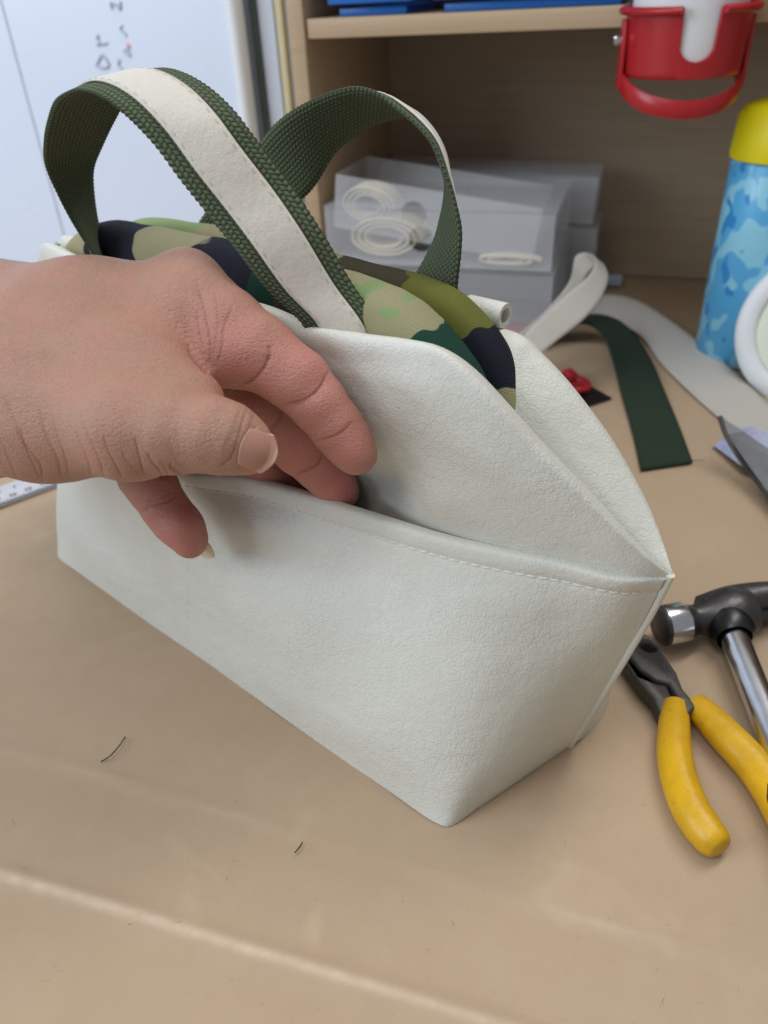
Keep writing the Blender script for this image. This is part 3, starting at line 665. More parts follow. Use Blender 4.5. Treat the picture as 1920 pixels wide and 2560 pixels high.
# skin tone: redder on pads and joints, browner on the back of the hand
pk = np.zeros(nV)
for (x, y, d, s, a) in [(462, 1330, .291, .013, .9), (400, 1240, .29, .014, .55), (870, 1235, .28, .010, 1.1), (770, 1150, .274, .014, .6), (880, 1120, .25, .012, .7), (790, 1010, .247, .016, .5), (650, 900, .245, .018, .5), (540, 860, .245, .016, .4), (690, 1210, .30, .02, .8), (640, 1100, .272, .016, .5), (660, 1140, .222, .008, .5), (800, 900, .248, .010, .4)]:
    pk += a*np.exp(-((hv-at(x, y, d))**2).sum(1)/s**2)
att = me.attributes.new('pink', 'FLOAT', 'POINT'); att.data.foreach_set('value', np.clip(pk, 0, 1.2).astype(np.float32))
att = me.attributes.new('fold', 'FLOAT', 'POINT'); att.data.foreach_set('value', np.clip(CRV, 0, 1).astype(np.float32))
k = NT('skin', srgb(196, 152, 128), .43, spec=.5, Subsurface_Weight=.18, Subsurface_Scale=.004)
k.b.inputs['Subsurface Radius'].default_value = (1, .35, .2)
v = k.co(); a_ = k.n('ShaderNodeAttribute', attribute_name='pink').outputs['Fac']
c = k.mix(k.noise(v, 38, 5, .62), srgb(154, 117, 97), srgb(186, 147, 125))
c = k.mix(k.math('MULTIPLY', k.noise(v, 130, 4, .6), .4), c, srgb(174, 120, 102))
blotch = k.ramp(k.noise(v, 75, 3, .5, .6), [(.45, (0, 0, 0)), (.7, (1, 1, 1))]); c = k.mix(k.math('MULTIPLY', blotch, .30), c, srgb(186, 116, 102))
vein = k.ramp(k.noise(k.vec(v, (1, 1.6, 1)), 26, 1, .4, 1.2), [(.47, (0, 0, 0)), (.5, (1, 1, 1)), (.53, (0, 0, 0))]); c = k.mix(k.math('MULTIPLY', vein, .10), c, srgb(120, 104, 104))
spots = k.ramp(k.noise(v, 420, 2), [(.66, (0, 0, 0)), (.74, (1, 1, 1))]); c = k.mix(k.math('MULTIPLY', spots, .18), c, srgb(140, 92, 72))
c = k.mix(k.math('MINIMUM', k.math('MULTIPLY', a_, .75), .85), c, srgb(200, 118, 112)); c = k.mix(k.math('MULTIPLY', k.n('ShaderNodeAttribute', attribute_name='fold').outputs['Fac'], .45), c, srgb(132, 78, 66)); k.col(c)  # creases tinted redder, and their shade painted in as a darker tone
pore = k.n('ShaderNodeTexVoronoi', {'Vector': k.vec(v, (1, 1, 1)), 'Scale': 1500}, feature='DISTANCE_TO_EDGE').outputs[0]
lines = k.math('ADD', k.noise(k.vec(v, (1, 1, 2.5), (.4, .3, .2)), 520, 4, .6), k.math('MULTIPLY', k.math('MINIMUM', k.math('MULTIPLY', k.n('ShaderNodeTexVoronoi', {'Vector': k.vec(v, (1, 1.5, 1), (.3, .5, .2)), 'Scale': 620}, feature='DISTANCE_TO_EDGE').outputs[0], 4), 1), .22))
k.nrm(k.bump(k.math('MINIMUM', k.math('MULTIPLY', pore, 4), 1), .00014, .6, k.bump(lines, .0008, .45)))
me.materials.append(k.m)
def nail_mat(nm, c0, c1):
    q = NT(nm, c0, .28, spec=.5, Coat_Weight=.2, Subsurface_Weight=.1, Subsurface_Scale=.002); q.put(q.b.inputs['Base Color'], q.mix(q.n('ShaderNodeAttribute', attribute_name='free').outputs['Fac'], c0, c1)); return q.m
def nail(center, axis, out, Wd, Ln, free, mat, curl=.5, lift=.0003, follow=0.):
    axis = axis/np.linalg.norm(axis); out = out-axis*(out@axis); out /= np.linalg.norm(out); side = np.cross(axis, out)
    nu, nv_ = 22, 26; y, x = [a.ravel() for a in np.meshgrid(np.linspace(0, 1, nv_), np.linspace(-1, 1, nu), indexing='ij')]
    wd = Wd/2*(1-.10*(1-y)**2); yy = y-.30*x*x*np.clip((y-.4)/.6, 0, 1)**1.5+.07*x*x*(1-y)
    p = center+axis*((yy-.5)*Ln)[:, None]+side*(x*wd)[:, None]; q = p+out*.010
    for _ in range(25): q = q-out*(np.clip(sdf(q), -.002, .002)*.9)[:, None]
    dq = (q-p)@out; mx = dq.max()
    pl_ = mx-curl*Wd*.5*x*x-.0012*np.maximum(0, y-.75)
    out_v = p+out*(follow*np.maximum(dq, mx-.006)+(1-follow)*pl_+lift)[:, None]; fr = np.clip((yy-free)/.04, 0, 1)
    bot_ = out_v-out*.00055; n = nu*nv_
    F = gridf(nv_, nu)+[tuple(i+n for i in f[::-1]) for f in gridf(nv_, nu)]
    bd = list(range(nu))+[i*nu+nu-1 for i in range(1, nv_)]+[(nv_-1)*nu+j for j in range(nu-2, -1, -1)]+[i*nu for i in range(nv_-2, 0, -1)]
    F += [(a, b, b+n, a+n) for a, b in zip(bd[1:]+bd[:1], bd)]
    o = obj('fingernail', np.concatenate([out_v, bot_]), F, mat, hand)
    at_ = o.data.attributes.new('free', 'FLOAT', 'POINT'); at_.data.foreach_set('value', np.tile(fr, 2).astype(np.float32))
    return o
NAIL = nail_mat('nail_pink', srgb(184, 136, 118), srgb(204, 178, 150)); NAILY = nail_mat('nail_ivory', srgb(214, 200, 170), srgb(216, 206, 180))
view = lambda p: (C-p)/np.linalg.norm(C-p)
tc = at(645, 1128, .2145); ax = at(617, 1117, .223)-at(525, 1086, .2225)
nail(tc, ax+.0*view(tc), view(tc)+.25*ax/np.linalg.norm(ax), .0118, .0100, .90, NAIL, .42, -.00005, .85)
pc = at(490, 1378, .2965); pa = at(474, 1352, .2935)-at(412, 1268, .293); nail(pc, pa, -view(pc)+1.5*M[:, 0], .0095, .0115, .0, NAILY, .3, -.0008)
ic_ = at(906, 1148, .257); ia = at(896, 1136, .2535)-at(840, 1068, .251); nail(ic_, ia, -view(ic_)+1.4*M[:, 0], .0080, .0080, .0, NAILY, .3, -.0008)

# ------------------------------------------------------------------ tools on the table
def zpx(L, z): return [gz(x, y, z) for x, y in L]
pl = thing('pliers', 'dark steel pliers with yellow dipped grips lying beside the bag', 'pliers', gz(1660, 1700))
def grip(pts, zs, rs, name='grip'):
    Q = catmull([np.concatenate([gz(x, y, z), r_]) for (x, y), z, r_ in zip(pts, zs, rs)], 90); P, r = Q[:, :3], np.maximum(Q[:, 3:], 2e-4)*1.13
    mm = MB(); mm.tube(P, r, 24, flat=(0, 0, 1)); return mm.build(name, GRIP, pl)
grip([(1690, 1762), (1686, 1800), (1686, 1880), (1700, 1955), (1730, 2030), (1768, 2085), (1790, 2110), (1799, 2121), (1804, 2127)], [.0085]*3+[.008, .0078, .0076, .0075, .0075, .0075], [(.0046, .0042), (.0054, .0052), (.0060, .0062), (.0062, .0066), (.0062, .0066), (.0059, .0062), (.0052, .0054), (.0040, .0042), (.0004, .0004)])
grip([(1735, 1758), (1760, 1782), (1820, 1845), (1885, 1915), (1935, 1990), (1975, 2080), (1995, 2150), (1998, 2165)], [.0085]*3+[.008, .0078, .0076, .0075, .0075], [(.0046, .0042), (.0056, .0052), (.0064, .0062), (.0064, .0066), (.0062, .0066), (.0054, .0062), (.0042, .005), (.0012, .0016)])
mm = MB(); mm.prism(zpx([(1580, 1575), (1612, 1582), (1640, 1604), (1668, 1646), (1692, 1680), (1708, 1722), (1745, 1765), (1712, 1790), (1694, 1745), (1672, 1706), (1640, 1700), (1600, 1672), (1560, 1620)], .0125), (0, 0, -.0085)); ja = mm.build('jaw', PLIER_STEEL, pl, bevel=.0012)
mm = MB(); mm.prism(zpx([(1550, 1615), (1600, 1690), (1640, 1706), (1668, 1712), (1684, 1750), (1692, 1785), (1655, 1795), (1632, 1745), (1598, 1706), (1560, 1650)], .0104), (0, 0, -.0085)); mm.build('jaw', PLIER_STEEL, pl, bevel=.0012)
ct = MB().tube([gz(1622, 1616, .0125)+np.array([0, 0, z]) for z in (-.03, .0, .02)], .0042, 32).build('cutter', None)
md = ja.modifiers.new('hole', 'BOOLEAN'); md.object = ct; md.operation = 'DIFFERENCE'; md.solver = 'EXACT'
bpy.context.view_layer.update(); nm = bpy.data.meshes.new_from_object(ja.evaluated_get(bpy.context.evaluated_depsgraph_get()))
ja.modifiers.clear(); ja.data = nm; bpy.data.objects.remove(ct)

hm = thing('hammer', 'claw hammer with dark steel head and shiny tubular shaft behind the pliers', 'hammer', gz(1780, 1560))
zc = .0135
ax_pts = [(1628, 1560), (1640, 1558), (1655, 1556)]
f0 = gz(1646, 1566, zc); f1 = gz(1790, 1540, zc); axd = (f1-f0)/np.linalg.norm(f1-f0)
mm = MB(); mm.lathe(f0, axd, [(.0001, -.0002), (.0082, 0), (.0096, .0012), (.0097, .0024)], 36); mm.build('face', DARK_STEEL, hm)
mm = MB(); mm.lathe(f0, axd, [(.0097, .0024), (.0098, .0032), (.0098, .0122), (.0094, .0130)], 36); mm.build('poll', CHROME, hm)
mm = MB(); P = catmull([f0+axd*.0129, f0+axd*.017, f0+axd*.022, f0+axd*.030, f0+axd*.038, f0+axd*.046], 40); r = catmull(np.array([(.0090, .0090, 0), (.0072, .0072, 0), (.0078, .0080, 0), (.0125, .0118, 0), (.0135, .0122, 0), (.0110, .0105, 0)]), 40)[:, :2]
mm.tube(P, r, 28, flat=(0, 0, 1)); hd = mm.build('head', DARK_STEEL, hm)
clawdir = axd; sidev = np.cross((0, 0, 1), axd)
for sgn in (1, -1):
    mm = MB(); P = catmull([f0+axd*.026+sidev*.004, f0+axd*.042+sidev*.0050+np.array([0, 0, sgn*.003]), f0+axd*.062+sidev*.0015+np.array([0, 0, sgn*.006]), f0+axd*.082-sidev*.009+np.array([0, 0, sgn*.0078]), f0+axd*.098-sidev*.022+np.array([0, 0, sgn*.0085])], 40)
    r = catmull(np.array([(.0085, .008, 0), (.0085, .0070, 0), (.0062, .0056, 0), (.004, .005, 0), (.0014, .0045, 0)]), 40)[:, :2]
    mm.tube(P, r, 16, flat=(0, 0, 1)); mm.build('claw', DARK_STEEL, hm)
s0 = f0+axd*.034; s1_ = gz(1975, 1945, .012); sd = (s1_-s0)/np.linalg.norm(s1_-s0)
mm = MB(); mm.lathe(s0, sd, [(.0102, .006), (.0104, .012), (.0078, .0165)], 28); mm.build('socket', BLACK, hm)
mm = MB(); mm.lathe(s0, sd, [(.0001, .004), (.0062, .0045), (.0063, .02), (.0063, .105)], 28); mm.build('shaft', CHROME, hm)
mm = MB(); mm.lathe(s0, sd, [(.0064, .094), (.0105, .0955), (.0115, .10), (.0115, .17), (.0095, .178), (.0001, .180)], 28); mm.build('rubber_grip', BLACK, hm)

# ------------------------------------------------------------------ straps and small things on the table
def ribbon(pairs, W, th, n, name, mat, label, cat):
    A = catmull([gz(a[0], a[1], a[4]) for a in pairs], n); B = catmull([gz(a[2], a[3], a[5] if len(a) > 5 else a[4]) for a in pairs], n)
    o, _ = band(A, B, th, name, mat, None); return tag(o, label, cat)
ribbon([(1602, 1176, 1732, 1156, .0022), (1580, 1080, 1700, 1070, .0024), (1553, 985, 1665, 985, .003), (1528, 890, 1628, 900, .006), (1505, 835, 1590, 840, .012), (1470, 812, 1545, 800, .018), (1430, 812, 1490, 785, .021), (1380, 835, 1440, 795, .014), (1320, 880, 1380, 830, .003)], .02, .0018, 90, 'webbing_offcut', GREEN_WEB, 'short dark green webbing offcut with a cut end lying flat', 'strap')
# two cream belts
def ribbon3(pts, name, label, n=120, th=.0018, mat=None):
    A = catmull([np.array(a) for a, b in pts], n); B = catmull([np.array(b) for a, b in pts], n); o, _ = band(A, B, th, name, mat or WHITE_WEB, None); return tag(o, label, 'strap')
def pr(a, za, b, zb): return (gz(*a, za), gz(*b, zb))
def pq(a, na, b, nb): return (np.array(pn(*a, na))@DA, np.array(pn(*b, nb))@DA)
ribbon3([pq((1150, 985), .47, (1200, 1012), .455), pq((1262, 890), .50, (1305, 925), .49), pq((1335, 812), .525, (1385, 858), .52), pq((1410, 742), .55, (1468, 790), .545), pq((1470, 690), .57, (1508, 735), .565), pq((1488, 655), .585, (1520, 690), .58), pq((1466, 632), .60, (1502, 660), .595), pq((1440, 640), .605, (1465, 690), .60), pq((1425, 700), .60, (1440, 745), .595), pq((1370, 770), .585, (1385, 815), .58), pq((1285, 845), .56, (1300, 885), .555)], 'webbing_belt', 'cream webbing belt looped up on its edge behind the bag')
ribbon3([pr((1440, 760), .012, (1430, 800), .003), pr((1520, 735), .016, (1510, 800), .004), pr((1580, 745), .016, (1590, 830), .004), pr((1680, 800), .012, (1650, 905), .003), pr((1780, 880), .008, (1730, 985), .003), pr((1880, 970), .006, (1830, 1075), .003), pr((2000, 1090), .005, (1940, 1190), .003)], 'webbing_belt', 'cream webbing belt lying flat in front of the bottle')
# black card with a red buckle
cd = tag(MB().prism(zpx([(1320, 955), (1412, 928), (1530, 994), (1436, 1024), (1340, 1040)], .0026), (0, 0, -.0014)).build('card', BLACK, None, bevel=.0003), 'black card tag lying under the red buckle', 'card')
bk_ = thing('buckle', 'small red plastic buckle lying on the black card', 'buckle', gz(1410, 970))
mm = MB(); c0 = gz(1442, 962, .006); ux = gz(1460, 985, .006)-c0; ux /= np.linalg.norm(ux); uy = np.cross((0, 0, 1), ux)
mm.tube([c0+ux*math.cos(t)*.0098+uy*math.sin(t)*.0078 for t in np.linspace(0, 2*math.pi, 40)], .0032, 10, flat=(0, 0, 1), cap=False); mm.build('frame', RED, bk_)
mm = MB(); mm.tube([c0-uy*.006, c0+uy*.006], .0026, 10); mm.build('bar', RED, bk_)
mm = MB(); mm.tube(catmull([c0-ux*.007, c0-ux*.016+uy*.002, c0-ux*.026+uy*.001], 20), [(.005, .0026)]*20, 12, flat=(0, 0, 1)); mm.build('tongue', RED, bk_)
# red packet behind the camouflage pouch
mm = MB(); mm.box(gz(1262, 822, .004), DA, (.022, .012, .0035)); tag(mm.build('packet', plain('crimson_packet', srgb(190, 60, 80), .4), None, bevel=.001), 'small crimson packet lying behind the camouflage pouch', 'packet')
# knife and printed film at the right edge
kn = thing('knife', 'grey steel blade with dark edge lying at the right of the table', 'knife', gz(1890, 1150))
mm = MB(); mm.prism([gz(1800, 1040, .030), gz(1860, 1078, .027), gz(1990, 1170, .022), gz(2010, 1330, .010), gz(1920, 1232, .010), gz(1850, 1142, .016), gz(1815, 1085, .024)], (0, 0, -.0016)); mm.build('blade', plain('brushed_blade', srgb(132, 134, 138), .35, .8), kn, smooth=False, bevel=.0003)
mm = MB(); mm.tube(catmull([gz(1800, 1042, .0295), gz(1815, 1088, .0238), gz(1850, 1146, .0155), gz(1920, 1238, .0095), gz(2010, 1336, .0090)], 30), [(.0017, .0012)]*30, 8, flat=(0, 0, 1)); mm.build('cutting_edge', plain('dark_edge', srgb(52, 48, 46), .5), kn)
mm = MB(); mm.box(gz(2170, 1400, .0125), [hh*.7-hn*.7, hh*.7+hn*.7, [0, 0, 1]], (.035, .014, .011)); mm.build('knife_handle', BLACK, kn, bevel=.003)
k = NT('printed_film', srgb(190, 196, 214), .3, spec=.5); vv_ = k.co(); k.col(k.ramp(k.noise(vv_, 110, 4, .7, 1), [(.35, srgb(196, 200, 214)), (.5, srgb(150, 170, 210)), (.56, srgb(206, 190, 206)), (.66, srgb(110, 140, 205)), (.72, srgb(214, 150, 170))]))
k.nrm(k.bump(k.noise(vv_, 90, 3), .003, .6))
FV = []
fl_ = [(1782, 1112), (1860, 1068), (1960, 1062), (2050, 1150), (1990, 1230), (1860, 1170)]
cf = np.mean(zpx(fl_, .004), axis=0); mm = MB()
mm.add([gz(x, y, .0032+.002*(i % 2)) for i, (x, y) in enumerate(fl_)]+[cf+[0, 0, .003]]+[gz(x, y, .0026+.002*(i % 2)) for i, (x, y) in enumerate(fl_)]+[cf+[0, 0, .0024]], [(i, (i+1) % 6, 6) for i in range(6)]+[((i+1) % 6+7, i+7, 13) for i in range(6)]+[(i, i+7, (i+1) % 6+7, (i+1) % 6) for i in range(6)])
tag(mm.build('printed_film', k.m), 'crumpled printed plastic film under the steel blade', 'plastic film')
# steel ruler on the left
rl_ = thing('ruler', 'steel ruler with dark scale marks lying behind the hand', 'ruler', gz(60, 1220))
ra, rb_ = gz(-120, 1312, .002), gz(150, 1213, .002); ru_ = (rb_-ra)/np.linalg.norm(rb_-ra); rv_ = np.cross((0, 0, 1), ru_)
mm = MB(); L_ = np.linalg.norm(rb_-ra)+.006; mm.box(ra+ru_*L_/2+rv_*.013, [ru_, rv_, [0, 0, 1]], (L_/2, .013, .0007)); mm.build('blade', plain('satin_steel', srgb(206, 204, 206), .45, .35), rl_, bevel=.0003)
mm = MB(); mm.box(ra+ru_*L_/2+rv_*.0012+np.array([0, 0, .0009]), [ru_, rv_, [0, 0, 1]], (L_/2, .0014, .0001)); mm.build('edge_band', plain('blue_grey_scale', srgb(96, 100, 112), .5), rl_)
mm = MB()
for i in range(int(L_/.001)): mm.box(ra+ru_*(.001*i+.0005)+rv_*(.0036 if i % 5 else .0042)+np.array([0, 0, .00085]), [ru_, rv_, [0, 0, 1]], (.00013, .0009 if i % 5 else .0017, .00004))
mm.build('scale_marks', BLACK, rl_, smooth=False, kind='stuff')
def text_obj(s, name, size, mat, parent, pos, xd, yd, ext=.00005):
    cu = bpy.data.curves.new(name, 'FONT'); cu.body = s; cu.size = size; cu.extrude = ext; cu.align_x = 'CENTER'; cu.align_y = 'CENTER'
    t_ = bpy.data.objects.new('tmp', cu); COL.objects.link(t_); bpy.context.view_layer.update()
    me_ = bpy.data.meshes.new_from_object(t_.evaluated_get(bpy.context.evaluated_depsgraph_get())); bpy.data.objects.remove(t_); bpy.data.curves.remove(cu)
    xd = np.asarray(xd)/np.linalg.norm(xd); yd = np.asarray(yd)/np.linalg.norm(yd); zd = np.cross(xd, yd)
    Vt = np.array([v.co for v in me_.vertices]).reshape(-1, 3); Vt = np.asarray(pos)+Vt[:, :1]*xd+Vt[:, 1:2]*yd+Vt[:, 2:3]*zd
    F_ = [tuple(p.vertices) for p in me_.polygons]; bpy.data.meshes.remove(me_)
    return obj(name, Vt, F_, mat, parent, smooth=False)
for i in range(1, int(L_/.01)):
    text_obj(str(30-i), 'numeral', .0050, BLACK, rl_, ra+ru_*(.01*i)+rv_*.0085+np.array([0, 0, .0009]), ru_, rv_)
    text_obj(str(i), 'numeral', .0042, BLACK, rl_, ra+ru_*(.01*i+.004)+rv_*.0185+np.array([0, 0, .0009]), -ru_, -rv_)
# loose threads and lint
thr = plain('dark_green_thread', srgb(40, 46, 40), .8)
for pts, lab in (([(252, 1905), (275, 1890), (297, 1866), (313, 1842)], 'long dark snip of thread lying on the kraft paper'), ([(737, 2132), (744, 2124), (750, 2116), (756, 2106)], 'short dark snip of thread in front of the bag corner')):
    mm = MB(); mm.tube(catmull([gz(x, y, .0024+(.001 if i in (1, 2) else 0)) for i, (x, y) in enumerate(pts)], 16), .00028, 6); tag(mm.build('thread', thr), lab, 'thread')
mm = MB(); mm.tube(catmull([gz(1690, 1165, .003), gz(1725, 1152, .004), gz(1760, 1152, .003)], 10), .0002, 5); tag(mm.build('thread', thr), 'fine loose thread at the cut end of the green webbing', 'thread')
lint = MB(); rs_ = np.random.RandomState(8)
for i in range(18):
    x, y = rs_.uniform(0, 1900), rs_.uniform(1900, 2520); a = rs_.rand()*3.14; L_1 = rs_.uniform(4, 16)
    lint.tube(catmull([gz(x+math.cos(a)*L_1*t+rs_.randn()*2, y+math.sin(a)*L_1*t+rs_.randn()*2, .0021) for t in (-.5, 0, .5)], 6), .00006, 4)
o = lint.build('lint', plain('lint_fibre', srgb(120, 100, 78), .9), kind='stuff'); tag(o, 'tiny scattered fibres of lint on the kraft paper', 'lint')

# ------------------------------------------------------------------ background things
# frosted storage boxes in the hutch
def storage(label, cx, cy, z0, hx, hy, hz, yaw, hole=None, tilt=0, lid=True):
    """open-topped frosted box: front wall with a round finger hole"""
    t = thing('storage_box', label, 'box', dw(cx, cy, z0), math.atan2(hh[1], hh[0])+yaw, 'frosted storage boxes stacked in the hutch')
    if tilt: t.location.z += hx*math.sin(tilt); t.matrix_basis = Matrix.Translation(t.location)@Matrix.Rotation(math.atan2(hh[1], hh[0])+yaw, 4, 'Z')@Matrix.Rotation(tilt, 4, 'Y')
    E = np.eye(3); th = .0009
    def wall(name, c, hs): mm = MB(); mm.box(c, E, hs); mm.build(name, CLEAR, t, world=False, bevel=.0004, seg=1)
    wall('side_wall', (-hx, 0, hz), (th, hy-th*1.2, hz)); wall('side_wall', (hx, 0, hz), (th, hy-th*1.2, hz)); wall('back_wall', (0, hy, hz), (hx+th, th, hz)); wall('base', (0, 0, th), (hx-th*1.2, hy-th*1.2, th))
    if lid: wall('lid', (0, 0, 2*hz+th*1.4), (hx+th, hy+th, th))
    # front wall with hole: ring of quads between circle and rectangle
    hx0, r = hole; n = 48; V = []
    for yv in (-hy-th, -hy+th):
        for k_ in range(n):
            a = 2*math.pi*k_/n; V.append((hx0+r*math.cos(a), yv, hz+r*math.sin(a)))
        for k_ in range(n):
            a = 2*math.pi*k_/n; dx, dz = math.cos(a), math.sin(a)
            s_ = min(((hx-hx0) if dx > 0 else (hx+hx0))/max(abs(dx), 1e-6), hz/max(abs(dz), 1e-6)); V.append((hx0+dx*s_, yv, hz+dz*s_))
    cr = [(hx, hz*2), (-hx, hz*2), (-hx, 0), (hx, 0)]
    for j in range(2):
        for (X_, Z_) in cr:
            a = math.atan2(Z_-hz, X_-hx0) % (2*math.pi); kk = int(round(a/(2*math.pi)*n)) % n; V[j*2*n+n+kk] = (X_, V[j*2*n][1], Z_)
    F = []
    for k_ in range(n):
        q = (k_+1) % n
        F += [(k_, q, n+q, n+k_), (2*n+q, 2*n+k_, 3*n+k_, 3*n+q), (k_, 2*n+k_, 2*n+q, q), (n+q, 3*n+q, 3*n+k_, n+k_)]
    obj('front_wall', V, F, CLEAR, t, smooth=False, world=False)
    return t
def coil(t, c, R_, w_, turns, stretch, where, label):
    """a loosely rolled band standing on edge inside a box"""
    a = np.linspace(0, turns*2*math.pi, turns*40); rr_ = R_*(1-.55*a/a[-1]); inv = t.matrix_basis
    pts = np.stack([c[0]+np.cos(a)*rr_*stretch, np.full_like(a, c[1]), c[2]+np.sin(a)*rr_], 1)
    pts = np.array([inv@Vector(p) for p in pts]); d_ = np.array((inv.to_3x3()@Vector((0, 1, 0))))
    o, _ = band(pts-d_*w_/2, pts+d_*w_/2, .0016, 'rolled_strap', plain(label, srgb(226, 216, 190), .8), None)
    return tag(o, 'pale cream band rolled up '+where, 'strap', 'rolled bands in the storage boxes')
def bx(px, py, n): q = pn(px, py, n); return q
LB = storage('grey shaded frosted box at the bottom of the storage box stack', -.153, .703, .0012, .0975, .064, .0325, 0, (.03, .006), lid=True)
b2 = storage('open frosted storage box with dark finger hole, second in the stack', -.1535, .702, .0700, .0965, .063, .0225, -.005, (-.0125, .0105))
b3 = storage('tilted frosted storage box with pale finger hole leaning inside the open one', -.160, .690, .0745, .0870, .042, .0215, -.01, (-.017, .0107), tilt=.135, lid=False)
LB2 = storage('frosted box under the rear storage box at the hutch back', -.140, .812, .0012, .110, .030, .0340, 0, (.03, .006), lid=True)
b4 = storage('frosted storage box standing behind the tilted one', -.140, .812, .0725, .105, .028, .0210, 0, (-.01, .0100), tilt=.035, lid=True)
coil(b2, (-.047, -.040, .0200), .0165, .03, 3, 2.0, 'in the open second storage box', 'cream_band'); coil(b3, (-.060, -.022, .0205), .0150, .03, 3, 1.6, 'in the tilted storage box', 'cream_band_two')
coil(b2, (.060, -.054, .0068), .0042, .012, 2, 6.5, 'flattened at the end of the second storage box', 'cream_band_three')
# bottle with yellow cap
bp = DA@gz(1862, 905); bc = dw(bp[0]-.006, bp[1]+.01, 0)
bt_ = thing('water_bottle', 'blue patterned water bottle with yellow cap standing in the hutch', 'bottle', bc)
k = NT('bottle_print', srgb(104, 184, 220), .35, spec=.45); vv_ = k.co()
b1 = k.ramp(k.noise(k.vec(vv_, (1, 1, .75)), 62, 1, .4), [(.50, (0, 0, 0)), (.515, (1, 1, 1))]); b2_ = k.ramp(k.noise(k.vec(vv_, (1, 1, .6)), 95, 1, .4), [(.60, (0, 0, 0)), (.615, (1, 1, 1))])
k.col(k.mix(b2_, k.mix(b1, srgb(140, 204, 228), srgb(88, 172, 222)), srgb(52, 138, 208)))
RB = .0335; zt = .152
mm = MB(); mm.lathe((0, 0, 0), (0, 0, 1), [(.0001, .0012), (RB-.003, .0012), (RB, .004), (RB, zt), (RB-.001, zt+.0015), (.02, zt+.003), (.0001, zt+.003)], 56); mm.build('body', k.m, bt_, world=False)
mm = MB(); mm.lathe((0, 0, 0), (0, 0, 1), [(RB-.002, zt+.0035), (RB+.0015, zt+.002), (RB+.002, zt+.004), (RB+.0005, zt+.030), (RB-.003, zt+.036), (RB-.012, zt+.0385), (.0001, zt+.0385)], 56); mm.build('cap', YELLOW_CAP, bt_, world=False)
# red cup holder on the shelf edge with a white cup
c_top = at(1726, 12, .49); ch_ = thing('cup_holder', 'red plastic cup holder with fold down ring clamped to the shelf edge', 'cup holder', c_top)
Rr = 152*.49/1920; slot_a = math.atan2(*( (C-c_top)[:2][::-1]))
cupz = -.0385
vw = (C-c_top); vw[2] = 0; vw += .22*M[:, 0]*np.linalg.norm(vw); vw /= np.linalg.norm(vw); sdv = np.cross((0, 0, 1), vw)
V = []; nA = 72; zs = np.linspace(0, cupz, 26)
def slot(a, z):                       # half width of the U slot at depth z below the rim
    return a
mmv = MB(); sw_ = .0115; sl_ = -.0185
for th_ in (0, .0022):
    pass
outer = []
A_ = np.concatenate([np.linspace(.215, 2*math.pi-.215, 90)])
# wall in two pieces: all round except the slot sector, and below the slot
def cylwall(name, a0, a1, z0f, z1, n=60, nz=10):
    V = []; F = []
    for r_ in (Rr, Rr-.0022):
        for i in range(n):
            a = a0+(a1-a0)*i/(n-1); zt_ = z0f(a)
            for j in range(nz):
                z = zt_+(z1-zt_)*j/(nz-1); tp = 1-.06*(z/cupz)
                V.append(c_top+(vw*math.cos(a)+sdv*math.sin(a))*r_*tp+np.array([0, 0, z]))
    m1 = n*nz; F = gridf(n, nz)+[tuple(m1+i for i in f[::-1]) for f in gridf(n, nz)]
    bd = [i for i in range(nz)]+[i*nz+nz-1 for i in range(1, n)]+[(n-1)*nz+j for j in range(nz-2, -1, -1)]+[i*nz for i in range(n-2, 0, -1)]
    F += [(a, b, b+m1, a+m1) for a, b in zip(bd[1:]+bd[:1], bd)]
    return obj(name, V, F, RED, ch_)
sa = sw_/Rr
def ztop(a):
    d_ = min(abs(a), abs(2*math.pi-a))
    if d_ >= sa: return 0.0
    return sl_-math.sqrt(max(0, sw_**2-(d_*Rr)**2))*.9
cylwall('cup', 0, 2*math.pi, ztop, cupz, 360, 12)
mm = MB(); n0 = 100
for i in range(n0):
    pass
rimv = [c_top+(vw*math.cos(a)+sdv*math.sin(a))*(Rr+.0015)+np.array([0, 0, -.0015]) for a in np.linspace(sa*1.05, 2*math.pi-sa*1.05, 100)]
mm.tube(rimv, [(.0035, .0025)]*100, 10, flat=(0, 0, 1)); mm.build('rim', RED, ch_)
# fold-down ring, hinged at the sides and tilted towards the front
hz_ = -.026; tl = math.radians(-24); ringp = []
rc0 = c_top+np.array([0, 0, hz_])
for a in np.linspace(0, 2*math.pi, 90):
    x, y = math.cos(a)*Rr*1.0, math.sin(a)*Rr*.98
    fwd = vw*math.cos(tl)+np.array([0, 0, 1])*math.sin(tl)
    ringp.append(rc0+fwd*(x*.98)+sdv*y*1.0+np.array([0, 0, -.014]))
mm = MB(); mm.tube(ringp, [(.0018, .0056)]*90, 10, flat=(0, 0, 1), cap=False); mm.build('fold_down_ring', RED, ch_)
for sg in (1, -1):
    mm = MB(); mm.box(rc0+sdv*sg*(Rr+.0005)+np.array([0, 0, .0]), [vw, sdv, [0, 0, 1]], (.006, .0016, .020)); mm.build('hinge_arm', RED, ch_, bevel=.001)
mm = MB(); mm.lathe(c_top-sdv*(Rr+.004)*(1 if (sdv@M[:, 0]) > 0 else -1)+np.array([0, 0, -.018]), sdv, [(.0001, -.003), (.003, -.003), (.0034, 0), (.003, .003), (.0001, .003)], 16); mm.build('screw', CHROME, ch_)
cup = thing('cup', 'white plastic cup sitting in the red holder', 'cup', c_top+np.array([0, 0, cupz]))
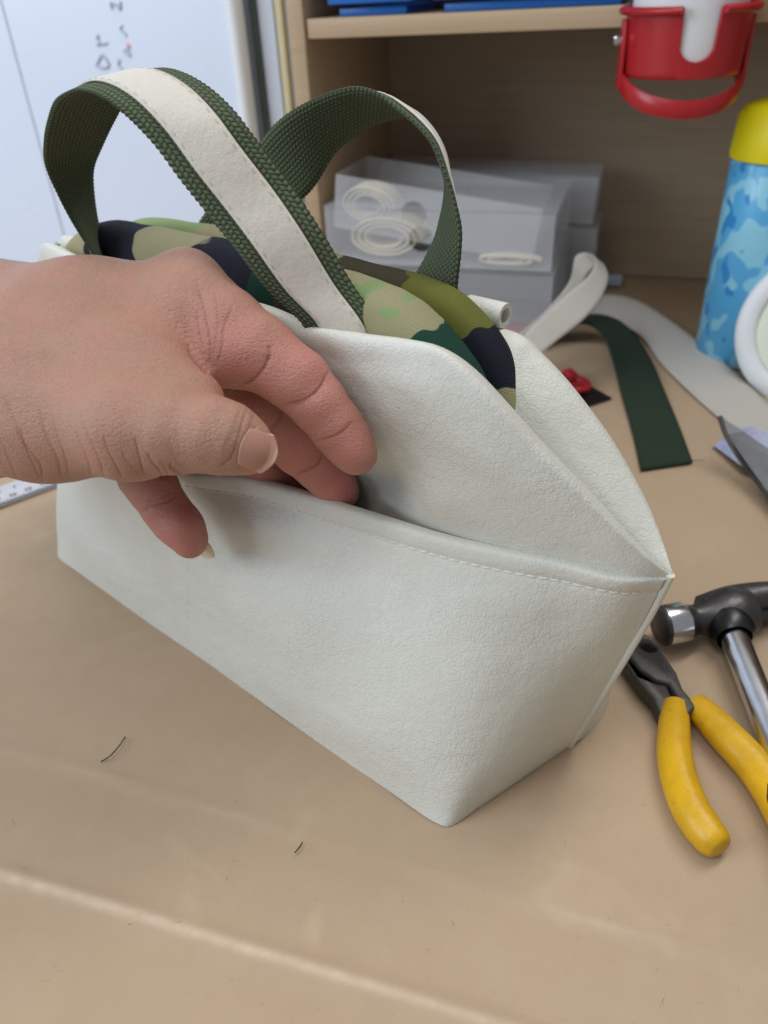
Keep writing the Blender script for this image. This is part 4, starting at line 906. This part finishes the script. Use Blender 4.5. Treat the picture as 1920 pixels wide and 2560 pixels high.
mm = MB(); mm.lathe(c_top+np.array([0, 0, cupz+.002]), (0, 0, 1), [(.0001, .0), (Rr*.88, 0), (Rr*.90, .002), (Rr-.0034, .053), (Rr+.002, .10), (Rr+.003, .102), (Rr, .102), (Rr-.006, .054), (Rr*.86, .004), (.0001, .004)], 56); mm.build('body', WHITE_PL, cup)
# blue boxes on the shelf
for (xa, xb, nn_, lab) in ((820, 1030, .672, 'low blue plastic tray at the hutch side of the shelf'), (1085, 1575, .672, 'long blue plastic tray next to the red cup holder')):
    a, b = pn(xa, 15, nn_-.02)[0], pn(xb, 15, nn_-.02)[0]
    t = thing('tray', lab, 'tray', dw((a+b)/2, nn_, SZ1))
    mm = MB(); mm.box(dw((a+b)/2, nn_+.045, SZ1+.003), DA, ((b-a)/2-.006, .058, .0028)); mm.build('base', BLUE, t, bevel=.001)
    for (c_, hs) in (((0, -.019), ((b-a)/2, .0015, .022)), ((0, .109), ((b-a)/2, .0015, .022))): mm = MB(); mm.box(dw((a+b)/2+c_[0], nn_+c_[1], SZ1+.030), DA, hs); mm.build('wall', BLUE, t, bevel=.0008)
    for sg in (-1, 1): mm = MB(); mm.box(dw((a+b)/2+sg*(b-a)/2-sg*.0015, nn_+.045, SZ1+.030), DA, (.0015, .0622, .022)); mm.build('wall', BLUE, t, bevel=.0008)
# white roll standing at the right
rcn = at(2044, 832, .55); vd = (C-rcn)/np.linalg.norm(C-rcn); vd = vd*.85-M[:, 0]*.22+np.array([0, 0, .0]); vd /= np.linalg.norm(vd)
ro = thing('tape_roll', 'large white tape roll standing on edge in front of the bottle', 'roll', (rcn[0], rcn[1], 0))
mm = MB(); mm.lathe(rcn, vd, [(.040, -.022), (.053, -.022), (.0555, -.020), (.0565, -.016), (.0565, .0), (.0555, .003), (.053, .0045), (.0435, .0045), (.042, .003), (.041, -.001)], 72); mm.build('flange', WHITE_PL, ro)
mm = MB(); mm.lathe(rcn, vd, [(.0001, .0), (.012, .0005), (.0125, .0015), (.040, .0012), (.0415, -.001)], 72); mm.build('core', plain('pale_cream_roll', srgb(226, 234, 216), .6, var=.03), ro)
# small pale blue clip at the back of the desk
mm = MB(); mm.box(gz(1533, 700, .006), DA, (.009, .004, .0055)); tag(mm.build('clip', plain('pale_blue_clip', srgb(160, 172, 190), .4), None, bevel=.0015), 'small pale blue clip at the back of the desk', 'clip')
